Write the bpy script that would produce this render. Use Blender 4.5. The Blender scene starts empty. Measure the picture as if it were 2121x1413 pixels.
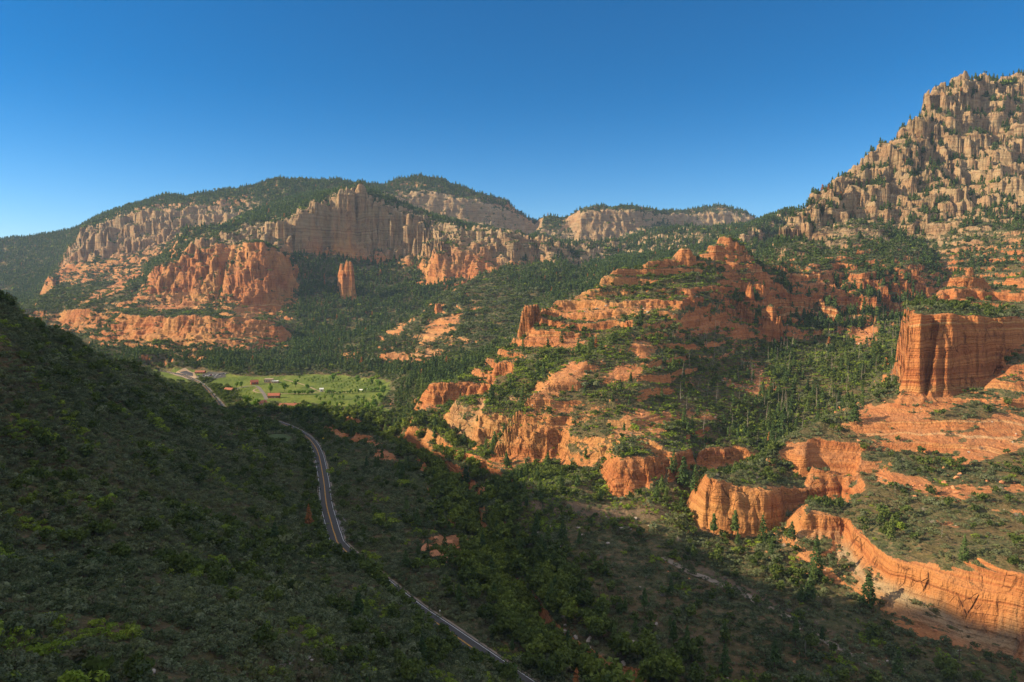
import bpy, bmesh, math, random
import numpy as np
from mathutils import Vector, Matrix, geometry
VEG = True
sc = bpy.context.scene
COL = sc.collection
# ------------------------------------------------------------------ camera
CAMZ = 140.0
F = 1414.0; CX, CY = 1060.5, 706.5
PITCH = math.atan(106.0 / F)
cd = bpy.data.cameras.new("camera"); cam = bpy.data.objects.new("camera", cd); COL.objects.link(cam)
cam.location = (0, 0, CAMZ); cam.rotation_euler = (math.pi / 2 - PITCH, 0, 0)
cd.sensor_width = 36.0; cd.lens = 36.0 * F / 2121.0; cd.clip_start = 1.0; cd.clip_end = 30000
sc.camera = cam
# ------------------------------------------------------------------ sky and sun
SUN_EL = math.radians(25.0)
SUN_AZ = math.radians(-93.0)          # measured from +Y (view direction), negative = to the left
w = bpy.data.worlds.new("World"); sc.world = w; w.use_nodes = True
nt = w.node_tree; bg = nt.nodes["Background"]
sky = nt.nodes.new("ShaderNodeTexSky"); sky.sky_type = 'NISHITA'; sky.sun_disc = False
sky.sun_elevation = SUN_EL; sky.sun_rotation = SUN_AZ; sky.altitude = 1500; sky.air_density = 1.0
sky.dust_density = 0.35; sky.ozone_density = 4.0
hs = nt.nodes.new("ShaderNodeHueSaturation"); hs.inputs['Value'].default_value = .66; hs.inputs['Saturation'].default_value = 2.3; hs.inputs['Hue'].default_value = 0.5
nt.links.new(sky.outputs[0], hs.inputs['Color']); 
# added white clouds overhead and behind the camera, unseen, to brighten the shade
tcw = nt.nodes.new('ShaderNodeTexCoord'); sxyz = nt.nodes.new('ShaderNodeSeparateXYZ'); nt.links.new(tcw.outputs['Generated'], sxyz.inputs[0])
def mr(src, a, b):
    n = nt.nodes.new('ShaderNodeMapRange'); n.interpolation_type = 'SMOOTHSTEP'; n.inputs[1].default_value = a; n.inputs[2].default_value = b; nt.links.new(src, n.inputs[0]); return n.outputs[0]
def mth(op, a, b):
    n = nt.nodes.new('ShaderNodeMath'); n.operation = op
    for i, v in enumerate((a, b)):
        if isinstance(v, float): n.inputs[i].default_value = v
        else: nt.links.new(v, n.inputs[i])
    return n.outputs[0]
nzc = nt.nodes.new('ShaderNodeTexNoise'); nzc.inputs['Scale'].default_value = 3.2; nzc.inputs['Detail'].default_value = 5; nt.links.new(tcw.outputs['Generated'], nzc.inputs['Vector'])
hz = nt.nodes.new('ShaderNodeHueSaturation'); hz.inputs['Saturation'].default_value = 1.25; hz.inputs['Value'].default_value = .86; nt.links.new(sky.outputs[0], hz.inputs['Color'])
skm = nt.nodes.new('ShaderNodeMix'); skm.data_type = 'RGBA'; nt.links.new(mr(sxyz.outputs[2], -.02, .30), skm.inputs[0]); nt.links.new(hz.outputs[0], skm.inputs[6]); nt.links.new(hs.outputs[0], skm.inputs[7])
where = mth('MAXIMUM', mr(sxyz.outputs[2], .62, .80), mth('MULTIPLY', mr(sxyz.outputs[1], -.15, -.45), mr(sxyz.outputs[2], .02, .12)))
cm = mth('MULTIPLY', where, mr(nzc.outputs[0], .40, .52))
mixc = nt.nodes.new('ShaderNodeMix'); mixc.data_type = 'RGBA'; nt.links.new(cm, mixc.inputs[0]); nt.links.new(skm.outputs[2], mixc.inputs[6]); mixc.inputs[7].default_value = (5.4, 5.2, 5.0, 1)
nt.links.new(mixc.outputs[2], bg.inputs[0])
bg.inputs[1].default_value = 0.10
sd = bpy.data.lights.new("sun", 'SUN'); sun = bpy.data.objects.new("sun", sd); COL.objects.link(sun)
sd.energy = 5.0; sd.angle = math.radians(0.5); sd.color = (1.0, 0.80, 0.50)
sdir = Vector((math.sin(SUN_AZ) * math.cos(SUN_EL), math.cos(SUN_AZ) * math.cos(SUN_EL), math.sin(SUN_EL)))
sun.rotation_euler = sdir.to_track_quat('Z', 'Y').to_euler(); sun.location = (-300, 0, 500)
sc.view_settings.view_transform = 'Standard'; sc.view_settings.look = 'None'
sc.view_settings.exposure = 1.0; sc.view_settings.gamma = 1.0
sc.cycles.max_bounces = 4; sc.cycles.diffuse_bounces = 3; sc.cycles.glossy_bounces = 1
sc.cycles.transparent_max_bounces = 8; sc.cycles.volume_bounces = 0
# ------------------------------------------------------------------ image <-> world helpers
CP, SP = math.cos(PITCH), math.sin(PITCH)
def sdy(py):
    v = (CY - py) / F
    dy = CP + v * SP
    return (-SP + v * CP) / dy, dy
def pt(p):
    """control point -> (A, Y, z); A = 1414 * x / Y"""
    k = p[0]
    if k == 'h':                       # hidden: pixel column, Y, z
        return (p[1] - CX, p[2], p[3])
    if k == 'w':
        return (F * p[1] / p[2], p[2], p[3])
    if k == 'g':                       # pixel + known height
        s, dy = sdy(p[2]); Y = (p[3] - CAMZ) / s
        return ((p[1] - CX) / dy, Y, p[3])
    s, dy = sdy(p[1])
    return ((p[0] - CX) / dy, p[2], CAMZ + s * p[2])
# ------------------------------------------------------------------ noise
def _h(ix, iy, seed):
    h = (ix.astype(np.uint32) * np.uint32(374761393)) ^ (iy.astype(np.uint32) * np.uint32(668265263)) ^ np.uint32((seed * 974711 + 12345) & 0xffffffff)
    h = (h ^ (h >> np.uint32(13))) * np.uint32(1274126177)
    return h ^ (h >> np.uint32(16))
def hrand(ix, iy, seed):
    return (_h(ix, iy, seed) & np.uint32(0xffff)).astype(np.float32) / 65535.0
def gnoise(x, y, seed=0):
    x0 = np.floor(x); y0 = np.floor(y); fx = (x - x0).astype(np.float32); fy = (y - y0).astype(np.float32)
    ix = x0.astype(np.int32); iy = y0.astype(np.int32)
    u = fx * fx * fx * (fx * (fx * 6 - 15) + 10); v = fy * fy * fy * (fy * (fy * 6 - 15) + 10)
    def g(i, j, dx, dy):
        a = hrand(i, j, seed) * 6.2831853
        return np.cos(a) * dx + np.sin(a) * dy
    a = g(ix, iy, fx, fy); b = g(ix + 1, iy, fx - 1, fy); c = g(ix, iy + 1, fx, fy - 1); d = g(ix + 1, iy + 1, fx - 1, fy - 1)
    return (a + u * (b - a) + v * ((c + u * (d - c)) - (a + u * (b - a)))) * 1.5
def fbm(x, y, size, octv=4, seed=0, gain=0.5):
    s = 0.0; a = 1.0; t = 0.0
    for o in range(octv):
        s = s + a * gnoise(x / size, y / size, seed + o * 17); t += a; a *= gain; size = size / 2.03
    return s / t
def ridged(x, y, size, octv=4, seed=0, gain=0.5):
    s = 0.0; a = 1.0; t = 0.0
    for o in range(octv):
        s = s + a * (1 - np.abs(gnoise(x / size, y / size, seed + o * 17)) * 2); t += a; a *= gain; size = size / 2.03
    return s / t
def cells(x, y, size, seed, ay=1.0):
    """jittered-grid cells: F1, F2 (in cell units), centre x, y, id random"""
    u = (x / size).astype(np.float32); v = (y / (size * ay)).astype(np.float32)
    iu = np.floor(u).astype(np.int32); iv = np.floor(v).astype(np.int32)
    f1 = np.full(u.shape, 9.0, np.float32); f2 = f1.copy(); cx = np.zeros_like(f1); cy = np.zeros_like(f1); rd = np.zeros_like(f1)
    for di in (-1, 0, 1):
        for dj in (-1, 0, 1):
            a = iu + di; b = iv + dj
            jx = a + 0.15 + 0.7 * hrand(a, b, seed); jy = b + 0.15 + 0.7 * hrand(a, b, seed + 5)
            d = np.sqrt((u - jx) ** 2 + (v - jy) ** 2)
            m = d < f1
            f2 = np.where(m, f1, np.minimum(f2, d)); f1 = np.where(m, d, f1)
            cx = np.where(m, jx, cx); cy = np.where(m, jy, cy); rd = np.where(m, hrand(a, b, seed + 9), rd)
    return f1, f2, cx * size, cy * size * ay, rd
def sstep(a, b, x):
    t = np.clip((x - a) / (b - a), 0, 1); return t * t * (3 - 2 * t)

def sky_cloud_and_haze():
    bm = bmesh.new(); bmesh.ops.create_cube(bm, size=1.0)
    for v in bm.verts: v.co = Vector((v.co.x * 15000 , 3150 + v.co.y * 7300, 320 + v.co.z * 780))
    me = bpy.data.meshes.new('haze'); bm.to_mesh(me); bm.free()
    o = bpy.data.objects.new('haze', me); COL.objects.link(o); o['kind'] = 'stuff'
    o['label'] = 'thin blue haze filling the canyon air'; o['category'] = 'haze'
    m = bpy.data.materials.new('haze'); m.use_nodes = True; t = m.node_tree; t.nodes.clear()
    v = t.nodes.new('ShaderNodeVolumePrincipled'); u = t.nodes.new('ShaderNodeOutputMaterial'); t.links.new(v.outputs[0], u.inputs['Volume'])
    v.inputs['Color'].default_value = (.46, .67, 1, 1); v.inputs['Density'].default_value = 0.45e-4
    v.inputs['Anisotropy'].default_value = 0.0
    me.materials.append(m)
HAZE = True
if HAZE: sky_cloud_and_haze()
# ------------------------------------------------------------------ the survey of the canyon: contour and break lines
LN = []
def L(pts, rk=0.0, bf=0.0, fl=0.0, te=0.0, tr=0.0, gr=0.0, am=1.0):
    LN.append(([pt(p) for p in pts], (rk, bf, fl, te, tr, gr, am)))
h, wd, g = 'h', 'w', 'g'
# --- near left hillside
L([(wd,-900,25,420),(wd,-400,25,300),(wd,-150,25,190),(wd,-40,25,128),(wd,0,25,108),(wd,60,25,80),(wd,200,25,10),(wd,600,25,40)])
L([(wd,-1200,90,520),(wd,-600,90,380),(wd,-300,85,235),(wd,-130,85,128),(0,1413,88),(250,1413,100),(500,1413,120),(700,1413,150),(900,1413,183),(1050,1413,212)])
L([(wd,120,100,10),(wd,60,150,8),(h,1130,200,1)])
L([(wd,-620,130,390),(wd,-300,125,220),(0,1290,115),(300,1290,135),(600,1285,165),(720,1292,190),(840,1310,215),(950,1360,226)])
L([(wd,-620,170,395),(wd,-330,165,235),(0,1175,150),(300,1170,180),(500,1200,202),(650,1255,220),(760,1290,235)])
L([(h,0,172,70),(h,300,205,56),(h,500,225,38),(h,640,240,25)])
L([(wd,-620,215,385),(wd,-360,225,240),(0,990,215),(300,1030,250),(430,1090,270),(560,1150,285)])
L([(h,0,240,74),(h,300,275,53),(h,430,295,35)])
L([(wd,-380,285,215),(0,800,270),(200,870,330),(350,930,370),(480,980,400),(600,1030,430)])
L([(wd,-430,335,214),(0,624,330),(60,665,375),(130,703,420),(250,756,500),(350,803,560),(450,855,610),(530,888,650)])
L([(wd,-1300,180,440),(wd,-720,180,430),(wd,-715,225,424),(wd,-710,252,397),(wd,-700,300,364),(wd,-700,340,336),(wd,-700,400,326),(wd,-700,460,322),(wd,-700,525,308),(wd,-700,600,292),(wd,-700,680,262),(wd,-700,740,212),(wd,-700,780,185),(wd,-760,850,60)])  # unseen ridge left of the frame, crest heights shaped for its shadow
L([(wd,-1300,340,300),(wd,-1300,430,260),(wd,-1300,700,160)])
L([(wd,-520,430,150),(h,0,500,50),(h,130,590,30),(h,250,680,18),(h,350,740,10),(h,440,760,5),(h,520,740,3)])
L([(wd,-2600,650,60),(wd,-560,640,60),(h,-200,640,25)])
L([(wd,-4200,1200,60),(wd,-2500,1100,40),(wd,-1500,1000,20),(wd,-1000,900,10),(h,100,950,4),(h,250,960,2),(h,330,960,1)])
# --- road shelf, creek and its banks
L([(g,640,1120,9),(g,685,1150,5),(g,650,1060,3),(g,640,1000,3),(g,620,950,3),(g,570,915,4)])
L([(g,1040,1413,9),(g,960,1368,9),(g,885,1312,13),(g,815,1252,13),(g,760,1205,14),(g,715,1168,10)])
L([(g,1075,1413,0),(g,935,1312,0),(g,838,1243,0),(g,711,1137,0),(g,694,1109,0),(g,676,1044,0),(g,670,993,0),(g,660,942,0),(g,648,918,0),(g,610,893,0),(g,560,872,0),(g,500,858,0),(g,465,850,0),(g,445,825,0),(g,428,805,0),(g,410,793,0)])
L([(g,1180,1413,0),(g,1010,1290,0),(g,880,1190,0),(g,800,1080,0),(g,745,1000,0),(g,720,940,0),(g,690,905,0)])
L([(g,1235,1413,-9),(g,1130,1330,-8),(g,1060,1240,-10),(g,1010,1180,-10),(g,985,1110,-11),(g,960,1040,-12),(g,930,1000,-12),(g,880,955,-10),(g,830,925,-9),(g,760,900,-8),(g,700,880,-7),(g,600,866,-6)],rk=.2)
L([(g,930,1140,-2),(g,905,1110,1),(g,890,1060,1),(g,860,1010,-1),(g,820,965,-2)],te=.5,rk=.1)
L([(g,1310,1413,-3),(g,1210,1330,-3),(g,1120,1240,-2),(g,1060,1150,-3),(g,1030,1080,-2),(g,1005,1045,0)],rk=.1)
L([(g,1380,1413,0),(g,1500,1413,1),(g,1800,1413,3),(g,2121,1413,4),(g,2700,1413,6)],rk=.1)
L([(g,1200,1200,0),(g,1400,1150,3),(g,1600,1250,2),(g,1800,1340,2),(g,1950,1400,3)],rk=.1)
L([(wd,200,150,2),(wd,500,120,30),(wd,900,150,60)])
L([(g,1050,1085,3),(g,1200,1095,7),(g,1400,1095,8)],rk=.1)
# --- ledge by the creek left, red
L([(g,640,868,7),(g,700,880,9),(g,760,893,8),(g,790,905,6),(g,850,935,4)],rk=.8,te=.4)
L([(g,645,882,1),(g,700,900,-1),(g,770,918,-2),(g,790,925,-3),(g,850,955,-6)],rk=.8,te=.4)
# --- near shelf at right: small wall, apron and big cliff
L([(g,1640,1128,9),(g,1720,1190,7),(g,1850,1290,4),(g,2000,1345,4),(g,2121,1378,3),(h,2500,205,3)],rk=.9,bf=.0)
L([(1652,1102,348),(1740,1130,342),(g,1800,1182,14),(g,1850,1215,12),(g,1950,1265,10),(g,2000,1290,9),(g,2121,1325,8),(h,2500,221,8)],rk=1,bf=.9)
L([(g,1652,1096,15),(g,1745,1118,13),(g,1800,1170,15.5),(g,1850,1198,15),(g,1950,1243,14),(g,2000,1262,14),(g,2121,1292,14),(h,2500,224,14)],rk=1,bf=.1,am=.7,te=.5)
L([(1668,1054,353),(1690,1050,353),(1755,1076,347),(1768,1104,330),(1850,1150,292),(1950,1172,274),(2050,1180,264),(2121,1190,253),(h,2500,231,32)],rk=1,te=.5,am=.7)
L([(1690,1044,362),(1760,1062,352),(g,1860,1110,27),(g,1960,1140,30),(g,2121,1160,34),(h,2500,245,36)],rk=.1,te=.2)
L([(1636,1110,352),(1650,1060,372),(1660,1040,385)],rk=.8)
L([(h,1640,365,8),(h,1643,385,10),(h,1640,396,12)],rk=.2)
L([(g,1450,1100,3),(1443,1092,385),(1470,1098,381),(1560,1108,375),(1620,1085,383),(1640,1062,392)],rk=.9,bf=.2)
L([(1452,986,391),(1470,988,388),(1520,1000,386),(1590,1008,384),(1620,1005,397),(1700,1010,402),(1745,1020,402)],rk=1)
L([(1446,1060,386),(1444,1010,402),(1440,1000,415)],rk=.8)
L([(1630,1050,395),(1700,1045,394),(1745,1035,394)],rk=.6)
L([(1460,978,402),(1520,978,404),(1600,985,415),(1640,985,418),(1760,1000,412)],rk=.2,te=.2)
L([(g,1780,1060,25),(g,1900,1060,30),(g,2121,1060,35),(g,2500,1040,40)],rk=.2,te=.5,tr=0)
L([(g,1800,1010,30),(g,2000,975,38),(g,2121,960,42),(2500,930,380)],rk=.4,te=.1,am=.5)
L([(1655,935,424),(1700,962,410),(1800,985,402)],rk=.8,te=.5,am=.4)
L([(1660,920,430),(1700,905,438),(1800,930,422),(1900,950,410),(2000,930,405),(2121,900,412),(2500,850,420)],rk=.75,te=.5,am=.4)
L([(1740,880,448),(1870,830,456),(1960,860,432),(2000,872,425),(2121,850,436),(2500,800,440)],rk=.7,te=.5,am=.4)
# red butte
L([(1873,804,466),(1908,811,460),(1920,814,467),(1945,814,462),(1972,812,461),(1984,810,468),(2015,800,468),(2057,772,476),(2083,738,482),(2121,708,488),(2300,640,510)],rk=1,am=.55,te=1)
L([(1868,808,463),(1920,822,458),(1975,822,458),(2030,800,464),(2090,750,472),(2150,715,480),(2320,660,495)],rk=.9,am=.5)
L([(1880,642,470),(1906,641,465),(1916,652,472),(1932,650,474),(1944,641,468),(1972,644,467),(1985,653,475),(2020,650,474),(2050,657,484),(2085,655,483),(2121,664,492),(2300,636,515)],rk=1,am=.55,te=1)
L([(1890,634,495),(1960,636,500),(2050,640,505),(2121,645,510),(2300,620,530)],rk=.2)
L([(1873,800,468),(h,1870,490,75),(h,1864,540,74),(h,1858,600,70)],rk=.8)
L([(1883,642,472),(h,1886,500,127),(h,1890,545,126)],rk=1)
L([(h,1885,600,90),(h,1950,720,110),(h,2100,760,130),(h,2400,760,150)],tr=.5)
L([(1925,632,540),(1990,628,545),(2070,632,550),(2121,610,560),(2300,590,570)],rk=1,te=1)
L([(1950,592,575),(1975,560,585),(2000,545,590),(2020,572,590),(2055,592,585),(2080,585,590),(2100,565,600),(2121,556,600),(2300,540,620)],rk=1,te=1)
L([(h,1960,640,125),(h,2030,650,125),(h,2121,680,135),(h,2300,700,140)],tr=.5)
# ravine between shelf and the central ridge
L([(1862,806,472),(1780,832,481),(1700,868,458),(1640,905,442),(1600,938,430),(1560,972,420)],te=.2)
L([(h,1850,560,48),(h,1780,560,38),(h,1700,540,28),(h,1600,500,18),(h,1500,458,10),(h,1430,430,6),(g,1420,1060,6)],tr=.35)
L([(1850,770,640),(1700,805,640),(1600,860,590),(1500,905,540),(1440,960,480),(1400,1000,440)],tr=.3)
L([(1860,690,800),(1760,712,800),(1600,712,790),(1520,765,690),(1440,805,620)],tr=.1)
L([(1880,660,890),(1850,640,905),(1800,662,850),(1760,640,890),(1720,655,855),(1690,640,880),(1650,665,835),(1600,640,860),(1590,665,830),(1500,640,800)],rk=.6,te=.8,fl=.5)
L([(1860,600,935),(1790,615,900),(1740,600,925),(1700,620,880),(1650,600,905),(1600,610,880),(1540,620,850)],rk=.6,te=1,fl=.5)
L([(1880,560,950),(1800,560,940),(1760,570,925),(1700,585,905),(1650,560,930),(1600,580,880),(1560,600,850),(1520,600,840)],rk=.9,te=.6,fl=.3)
L([(1880,530,1020),(1760,535,1000),(1640,535,1000),(1560,545,950)],rk=.4,te=1,bf=.2,tr=.2)
L([(2000,620,950),(2121,610,900),(2400,600,880)],rk=.2,te=.8,tr=.6)
L([(1950,540,1060),(2050,520,1040),(2121,500,1020),(2400,480,1000)],rk=.3,te=1,tr=.5,bf=.3)
# --- big buff mountain at right
L([(1598,506,1130),(1640,500,1150),(1700,495,1170),(1760,440,1220),(1800,420,1240),(1860,480,1180),(1910,500,1150),(2000,470,1120),(2121,450,1100),(2400,430,1080)],rk=.4,bf=1,fl=.3,te=.3,tr=.2)
L([(1602,498,1155),(1640,480,1180),(1700,450,1210),(1750,425,1240),(1800,405,1265),(1850,430,1230)],rk=1,bf=1,fl=1)
L([(1615,465,1200),(1650,422,1245),(1700,375,1290),(1740,350,1310),(1782,325,1330),(1830,292,1350),(1870,255,1370),(1900,226,1390)],rk=.8,bf=1,fl=.9)
L([(1850,380,1270),(1900,340,1300),(2000,340,1290),(2060,330,1290),(2121,330,1270),(2400,330,1260)],rk=.7,bf=1,fl=1,tr=.5)
L([(1900,400,1230),(2000,410,1200),(2121,400,1180),(2400,380,1160)],rk=.7,bf=1,fl=1,tr=.4)
L([(1905,250,1375),(2000,260,1360),(2080,270,1340),(2121,280,1330),(2400,290,1330)],rk=.5,bf=1,fl=.7,tr=.6)
L([(1930,200,1390),(1980,210,1385),(2040,200,1400),(2121,215,1400),(2400,215,1400)],rk=.6,bf=1,fl=.6,tr=.5)
L([(1912,205,1400),(1930,165,1412),(1950,140,1424),(1985,131,1430),(2010,140,1428),(2022,150,1432),(2060,148,1480),(2121,142,1500),(2400,130,1520)],rk=.9,bf=1,fl=.7,te=.3,tr=.4)
L([(h,1590,1240,160),(h,1640,1330,180),(h,1700,1400,260),(h,1780,1430,320),(h,1900,1520,380),(h,1985,1600,430),(h,2121,1700,450),(h,2400,1700,450)],tr=.5)
L([(h,1590,1600,180),(h,1800,1900,250),(h,2121,2100,300),(h,2600,2100,300)])
# --- central ridge spine
L([(1556,545,880),(1535,505,905),(1510,495,905),(1480,510,895),(1455,528,880),(1425,522,866),(1400,520,860),(1350,537,830),(1280,556,800),(1262,562,800),(1240,590,780),(1185,605,770),(1125,640,750),(1085,690,738),(1040,715,738),(1000,742,738),(940,788,728),(900,792,722)],rk=.8,te=1,bf=.35)
L([(1560,575,858),(1520,585,850),(1500,545,868),(1430,560,835),(1350,575,805),(1260,600,770),(1190,640,745),(1140,655,738)],rk=.35,te=1,bf=.1)
L([(1500,590,820),(1440,590,790),(1350,600,765),(1250,640,730),(1180,665,715),(1110,690,715),(1060,720,712)],rk=.4,te=1)
L([(h,1600,1000,150),(h,1500,1010,135),(h,1350,940,105),(h,1240,880,75),(h,1130,850,55),(h,1040,840,42),(h,960,820,25),(h,900,800,18)],tr=.6)
L([(1520,600,840),(1480,602,800),(1440,604,770),(1405,625,745),(1390,640,730)],rk=1,te=.4)
L([(1540,672,780),(1500,682,765),(1450,685,735),(1420,672,722),(1382,664,716)],rk=1,te=.2)
L([(1370,655,705),(1330,655,690),(1300,680,660),(1240,735,605),(1180,765,575),(1110,810,545),(1080,850,530)],rk=.3,te=.5,bf=.15)
L([(1320,640,735),(1280,665,715),(1230,690,698),(1180,705,690),(1100,725,690),(1030,750,700)],rk=.5,te=.4)
L([(1280,700,680),(1180,745,640),(1090,768,650),(1000,778,668)],te=.2,tr=.1)
L([(1430,700,700),(1400,740,640),(1400,800,590),(1340,850,530),(1300,900,480)],te=.5,rk=.25)
L([(1350,760,590),(1260,790,565),(1200,830,540),(1150,860,525)],te=.5,rk=.3)
L([(1500,830,590),(1450,880,530),(1400,915,485)],te=.3,tr=.2)
# nose cliffs
L([(893,793,700),(910,789,696),(960,788,690),(1040,786,697)],rk=1)
L([(885,838,690),(920,838,684),(965,828,682),(1040,808,686)],rk=1)
L([(860,860,680),(900,875,655),(940,850,655),(1040,820,668)],rk=.3)
L([(948,822,640),(980,815,640),(1040,826,612),(1060,840,600)],rk=.4,bf=.6)
L([(925,895,620),(960,905,600)],rk=.8,bf=.4)
L([(992,850,590),(1010,852,586),(1050,856,586),(1070,862,580)],rk=1,bf=.3)
L([(985,925,570),(1015,905,572),(1060,885,570)],rk=1,bf=.3)
L([(1085,890,523),(1100,884,520),(1130,885,518),(1168,888,518)],rk=1)
L([(1084,945,512),(1110,950,508),(1140,945,508),(1165,935,512)],rk=1)
L([(1060,975,500),(1110,975,492),(1160,965,495),(1240,975,470)],rk=.3,bf=.3)
L([(1180,905,505),(1230,900,495),(1280,910,480)],rk=.3)
L([(1275,940,447),(1290,938,443),(1335,942,440),(1380,935,452),(1400,930,470),(1460,928,485),(1535,918,500)],rk=1)
L([(1265,1022,428),(1300,1024,424),(1330,1010,430),(1345,975,440),(1390,975,460),(1460,975,475),(1535,965,490)],rk=1)
L([(1250,1040,418),(1330,1030,420),(1380,1000,436)],rk=.2)
L([(1000,1040,430),(1080,1040,415),(1180,1040,405)],rk=.15)
# dark creek wall
L([(850,880,640),(880,890,630),(930,915,575),(985,940,540),(1030,960,515),(1050,990,485)],rk=.9,te=.4)
L([(g,850,925,-4),(g,880,965,-8),(g,935,1005,-9),(g,975,1040,-9),(g,1000,1030,-2)],rk=.9,te=.4)
# --- field and valley floor
L([(g,500,845,2),(g,560,855,3),(g,640,858,4),(g,720,862,4),(g,800,870,4)],tr=.2)
L([(g,470,835,2),(g,560,828,2),(g,640,830,2),(g,720,835,3),(g,800,850,4)],gr=1,am=.1)
L([(g,380,790,1),(g,460,800,1),(g,530,800,1),(g,600,805,1),(g,700,810,2),(g,790,820,4)],gr=1,am=.1)
L([(g,330,770,2),(g,400,770,1),(g,460,778,1),(g,530,785,1),(g,650,778,2),(g,720,782,3),(g,790,790,6),(g,806,810,7)],gr=1,am=.1)
L([(g,835,800,14),(g,840,840,8),(g,835,880,2)],tr=.3)
L([(g,320,757,6),(g,400,752,7),(g,500,765,8),(g,600,766,8),(g,700,765,10),(g,800,770,14),(g,850,775,22)],tr=.8)
L([(300,735,1210),(400,742,1230),(500,735,1240),(600,738,1240),(700,722,1230),(800,735,1150),(850,730,1130)],tr=.7)
# green spur with the red spire
L([(1110,548,1560),(1060,552,1540),(1000,572,1480),(960,590,1430),(915,605,1400),(880,640,1330),(845,665,1290),(800,690,1250),(740,705,1240)],te=.6,rk=.3,tr=.06)
L([(1100,620,1300),(1040,640,1250),(980,660,1200),(900,680,1200),(850,700,1180),(780,722,1160)],te=.7,rk=.35,tr=.05)
L([(1060,700,1080),(1000,720,1050),(950,735,1000),(880,735,1040),(830,745,1060)],te=.6,rk=.3,tr=.05)
L([(1000,755,900),(920,770,880),(860,780,900),(880,800,800)],te=.2,tr=.6)
L([(800,725,1120),(850,728,1100),(880,735,1070),(905,740,1050)],rk=.7,bf=.4)
L([(795,752,1105),(840,762,1085),(875,768,1055),(905,760,1040)],rk=.7,bf=.4)
L([(h,1110,1680,160),(h,1000,1620,140),(h,920,1560,110),(h,860,1480,80),(h,800,1420,55),(h,740,1400,45)],tr=.8)
# dark forested bowl and the fin
L([(620,640,1560),(680,660,1500),(740,665,1480),(780,665,1480)],tr=.8,te=.3)
L([(600,700,1400),(680,700,1380),(740,690,1350)],tr=1)
L([(620,580,1680),(680,590,1700),(780,600,1720),(850,590,1740),(880,610,1700)],tr=.9)
L([(600,530,1780),(680,530,1840),(760,540,1860),(860,560,1800),(900,600,1660)],tr=.9)
L([(420,492,1800),(500,503,1790),(540,512,1780),(600,514,1800),(665,512,1850),(731,510,1880),(780,510,1880),(830,524,1860),(872,530,1840)],rk=.8,bf=.9,fl=.6,te=.3)
L([(400,478,1850),(470,490,1815),(502,498,1810),(530,485,1815),(566,475,1815),(609,449,1825),(645,426,1845),(665,413,1865),(690,400,1875),(705,396,1885),(748,388,1900),(780,413,1905),(814,436,1905),(840,449,1895),(863,452,1880),(890,470,1860)],rk=.9,bf=1,fl=.8)
L([(380,470,2000),(470,470,1960),(540,455,1960),(600,440,1980),(660,415,2000),(720,392,2020),(780,400,2040),(850,430,2040),(900,450,2000)],rk=.3,bf=1,fl=.12,tr=.4)
L([(895,475,1830),(912,468,1850),(962,471,1850),(1012,467,1820),(1040,492,1760),(1062,503,1740)],rk=.9,bf=1,fl=.8)
L([(890,516,1700),(905,518,1690),(960,510,1700),(1000,508,1720),(1040,530,1700),(1065,535,1690)],rk=.9,bf=.5,fl=.4)
L([(888,592,1650),(915,588,1630),(960,568,1650),(1000,562,1660),(1050,545,1640)],rk=.9,bf=.1,te=.3)
L([(880,600,1640),(930,596,1600),(980,575,1600)],tr=.8)
# butte left of the bowl
L([(480,520,1640),(490,514,1632),(520,500,1640),(545,500,1640),(575,515,1650),(600,540,1680)],rk=1,te=.5,fl=.4,bf=.25)
L([(468,618,1600),(490,622,1580),(530,640,1560),(562,645,1562),(580,640,1590),(605,600,1690)],rk=1,te=.4,fl=.3)
L([(450,500,1760),(500,500,1740),(560,505,1750)],rk=.4,bf=.3,te=.5)
L([(330,545,1760),(350,535,1750),(395,530,1740),(450,545,1710),(470,560,1680)],rk=1,te=.5,fl=.4)
L([(322,600,1700),(350,612,1680),(400,615,1670),(440,612,1650),(465,620,1620)],rk=1,te=.5,fl=.3)
L([(h,300,1840,170),(400,508,1860),(450,497,1830)],tr=.3,te=.3)
L([(265,640,1610),(320,640,1590),(400,645,1540),(480,660,1470),(530,665,1450),(600,672,1460)],rk=.6,te=.9)
L([(466,515,1800),(470,560,1740),(464,595,1695),(455,628,1645)],rk=.2,tr=.7)
# lower tiers
L([(238,655,1500),(260,650,1470),(330,652,1430),(342,662,1400),(350,658,1390),(400,652,1375),(480,656,1360),(530,658,1365),(580,668,1380)],rk=.9,te=.5,bf=.15)
L([(236,668,1480),(270,668,1450),(330,670,1412),(345,700,1370),(400,684,1355),(480,686,1340),(530,690,1340),(570,690,1355)],rk=.9,te=.5,bf=.15)
L([(190,695,1450),(260,705,1400),(330,710,1340),(420,705,1320),(500,712,1300),(570,715,1320)],rk=.7,te=.7)
L([(215,715,1400),(280,725,1340),(340,730,1290),(430,730,1270),(500,725,1270),(560,725,1290)],rk=.5,te=.6,tr=.3)
L([(h,-400,1150,0),(h,60,1150,2),(h,160,1200,4),(h,250,1180,5)],tr=.3)
L([(h,-400,1400,10),(h,60,1450,12),(190,716,1420)],tr=.3)
# low mesa far left
L([(h,-300,1760,110),(120,645,1760),(140,638,1720),(180,640,1680),(225,645,1650)],rk=.5,te=.4)
L([(h,-300,1700,80),(118,660,1740),(140,664,1690),(190,668,1640),(225,670,1600)],rk=.8,te=.4)
L([(h,-300,1640,30),(120,690,1660),(160,700,1600),(200,700,1560)],tr=.2)
L([(h,-500,2400,60),(0,640,2400),(60,622,2400),(130,612,2300),(220,600,2200),(280,610,2050)],tr=.3)
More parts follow.
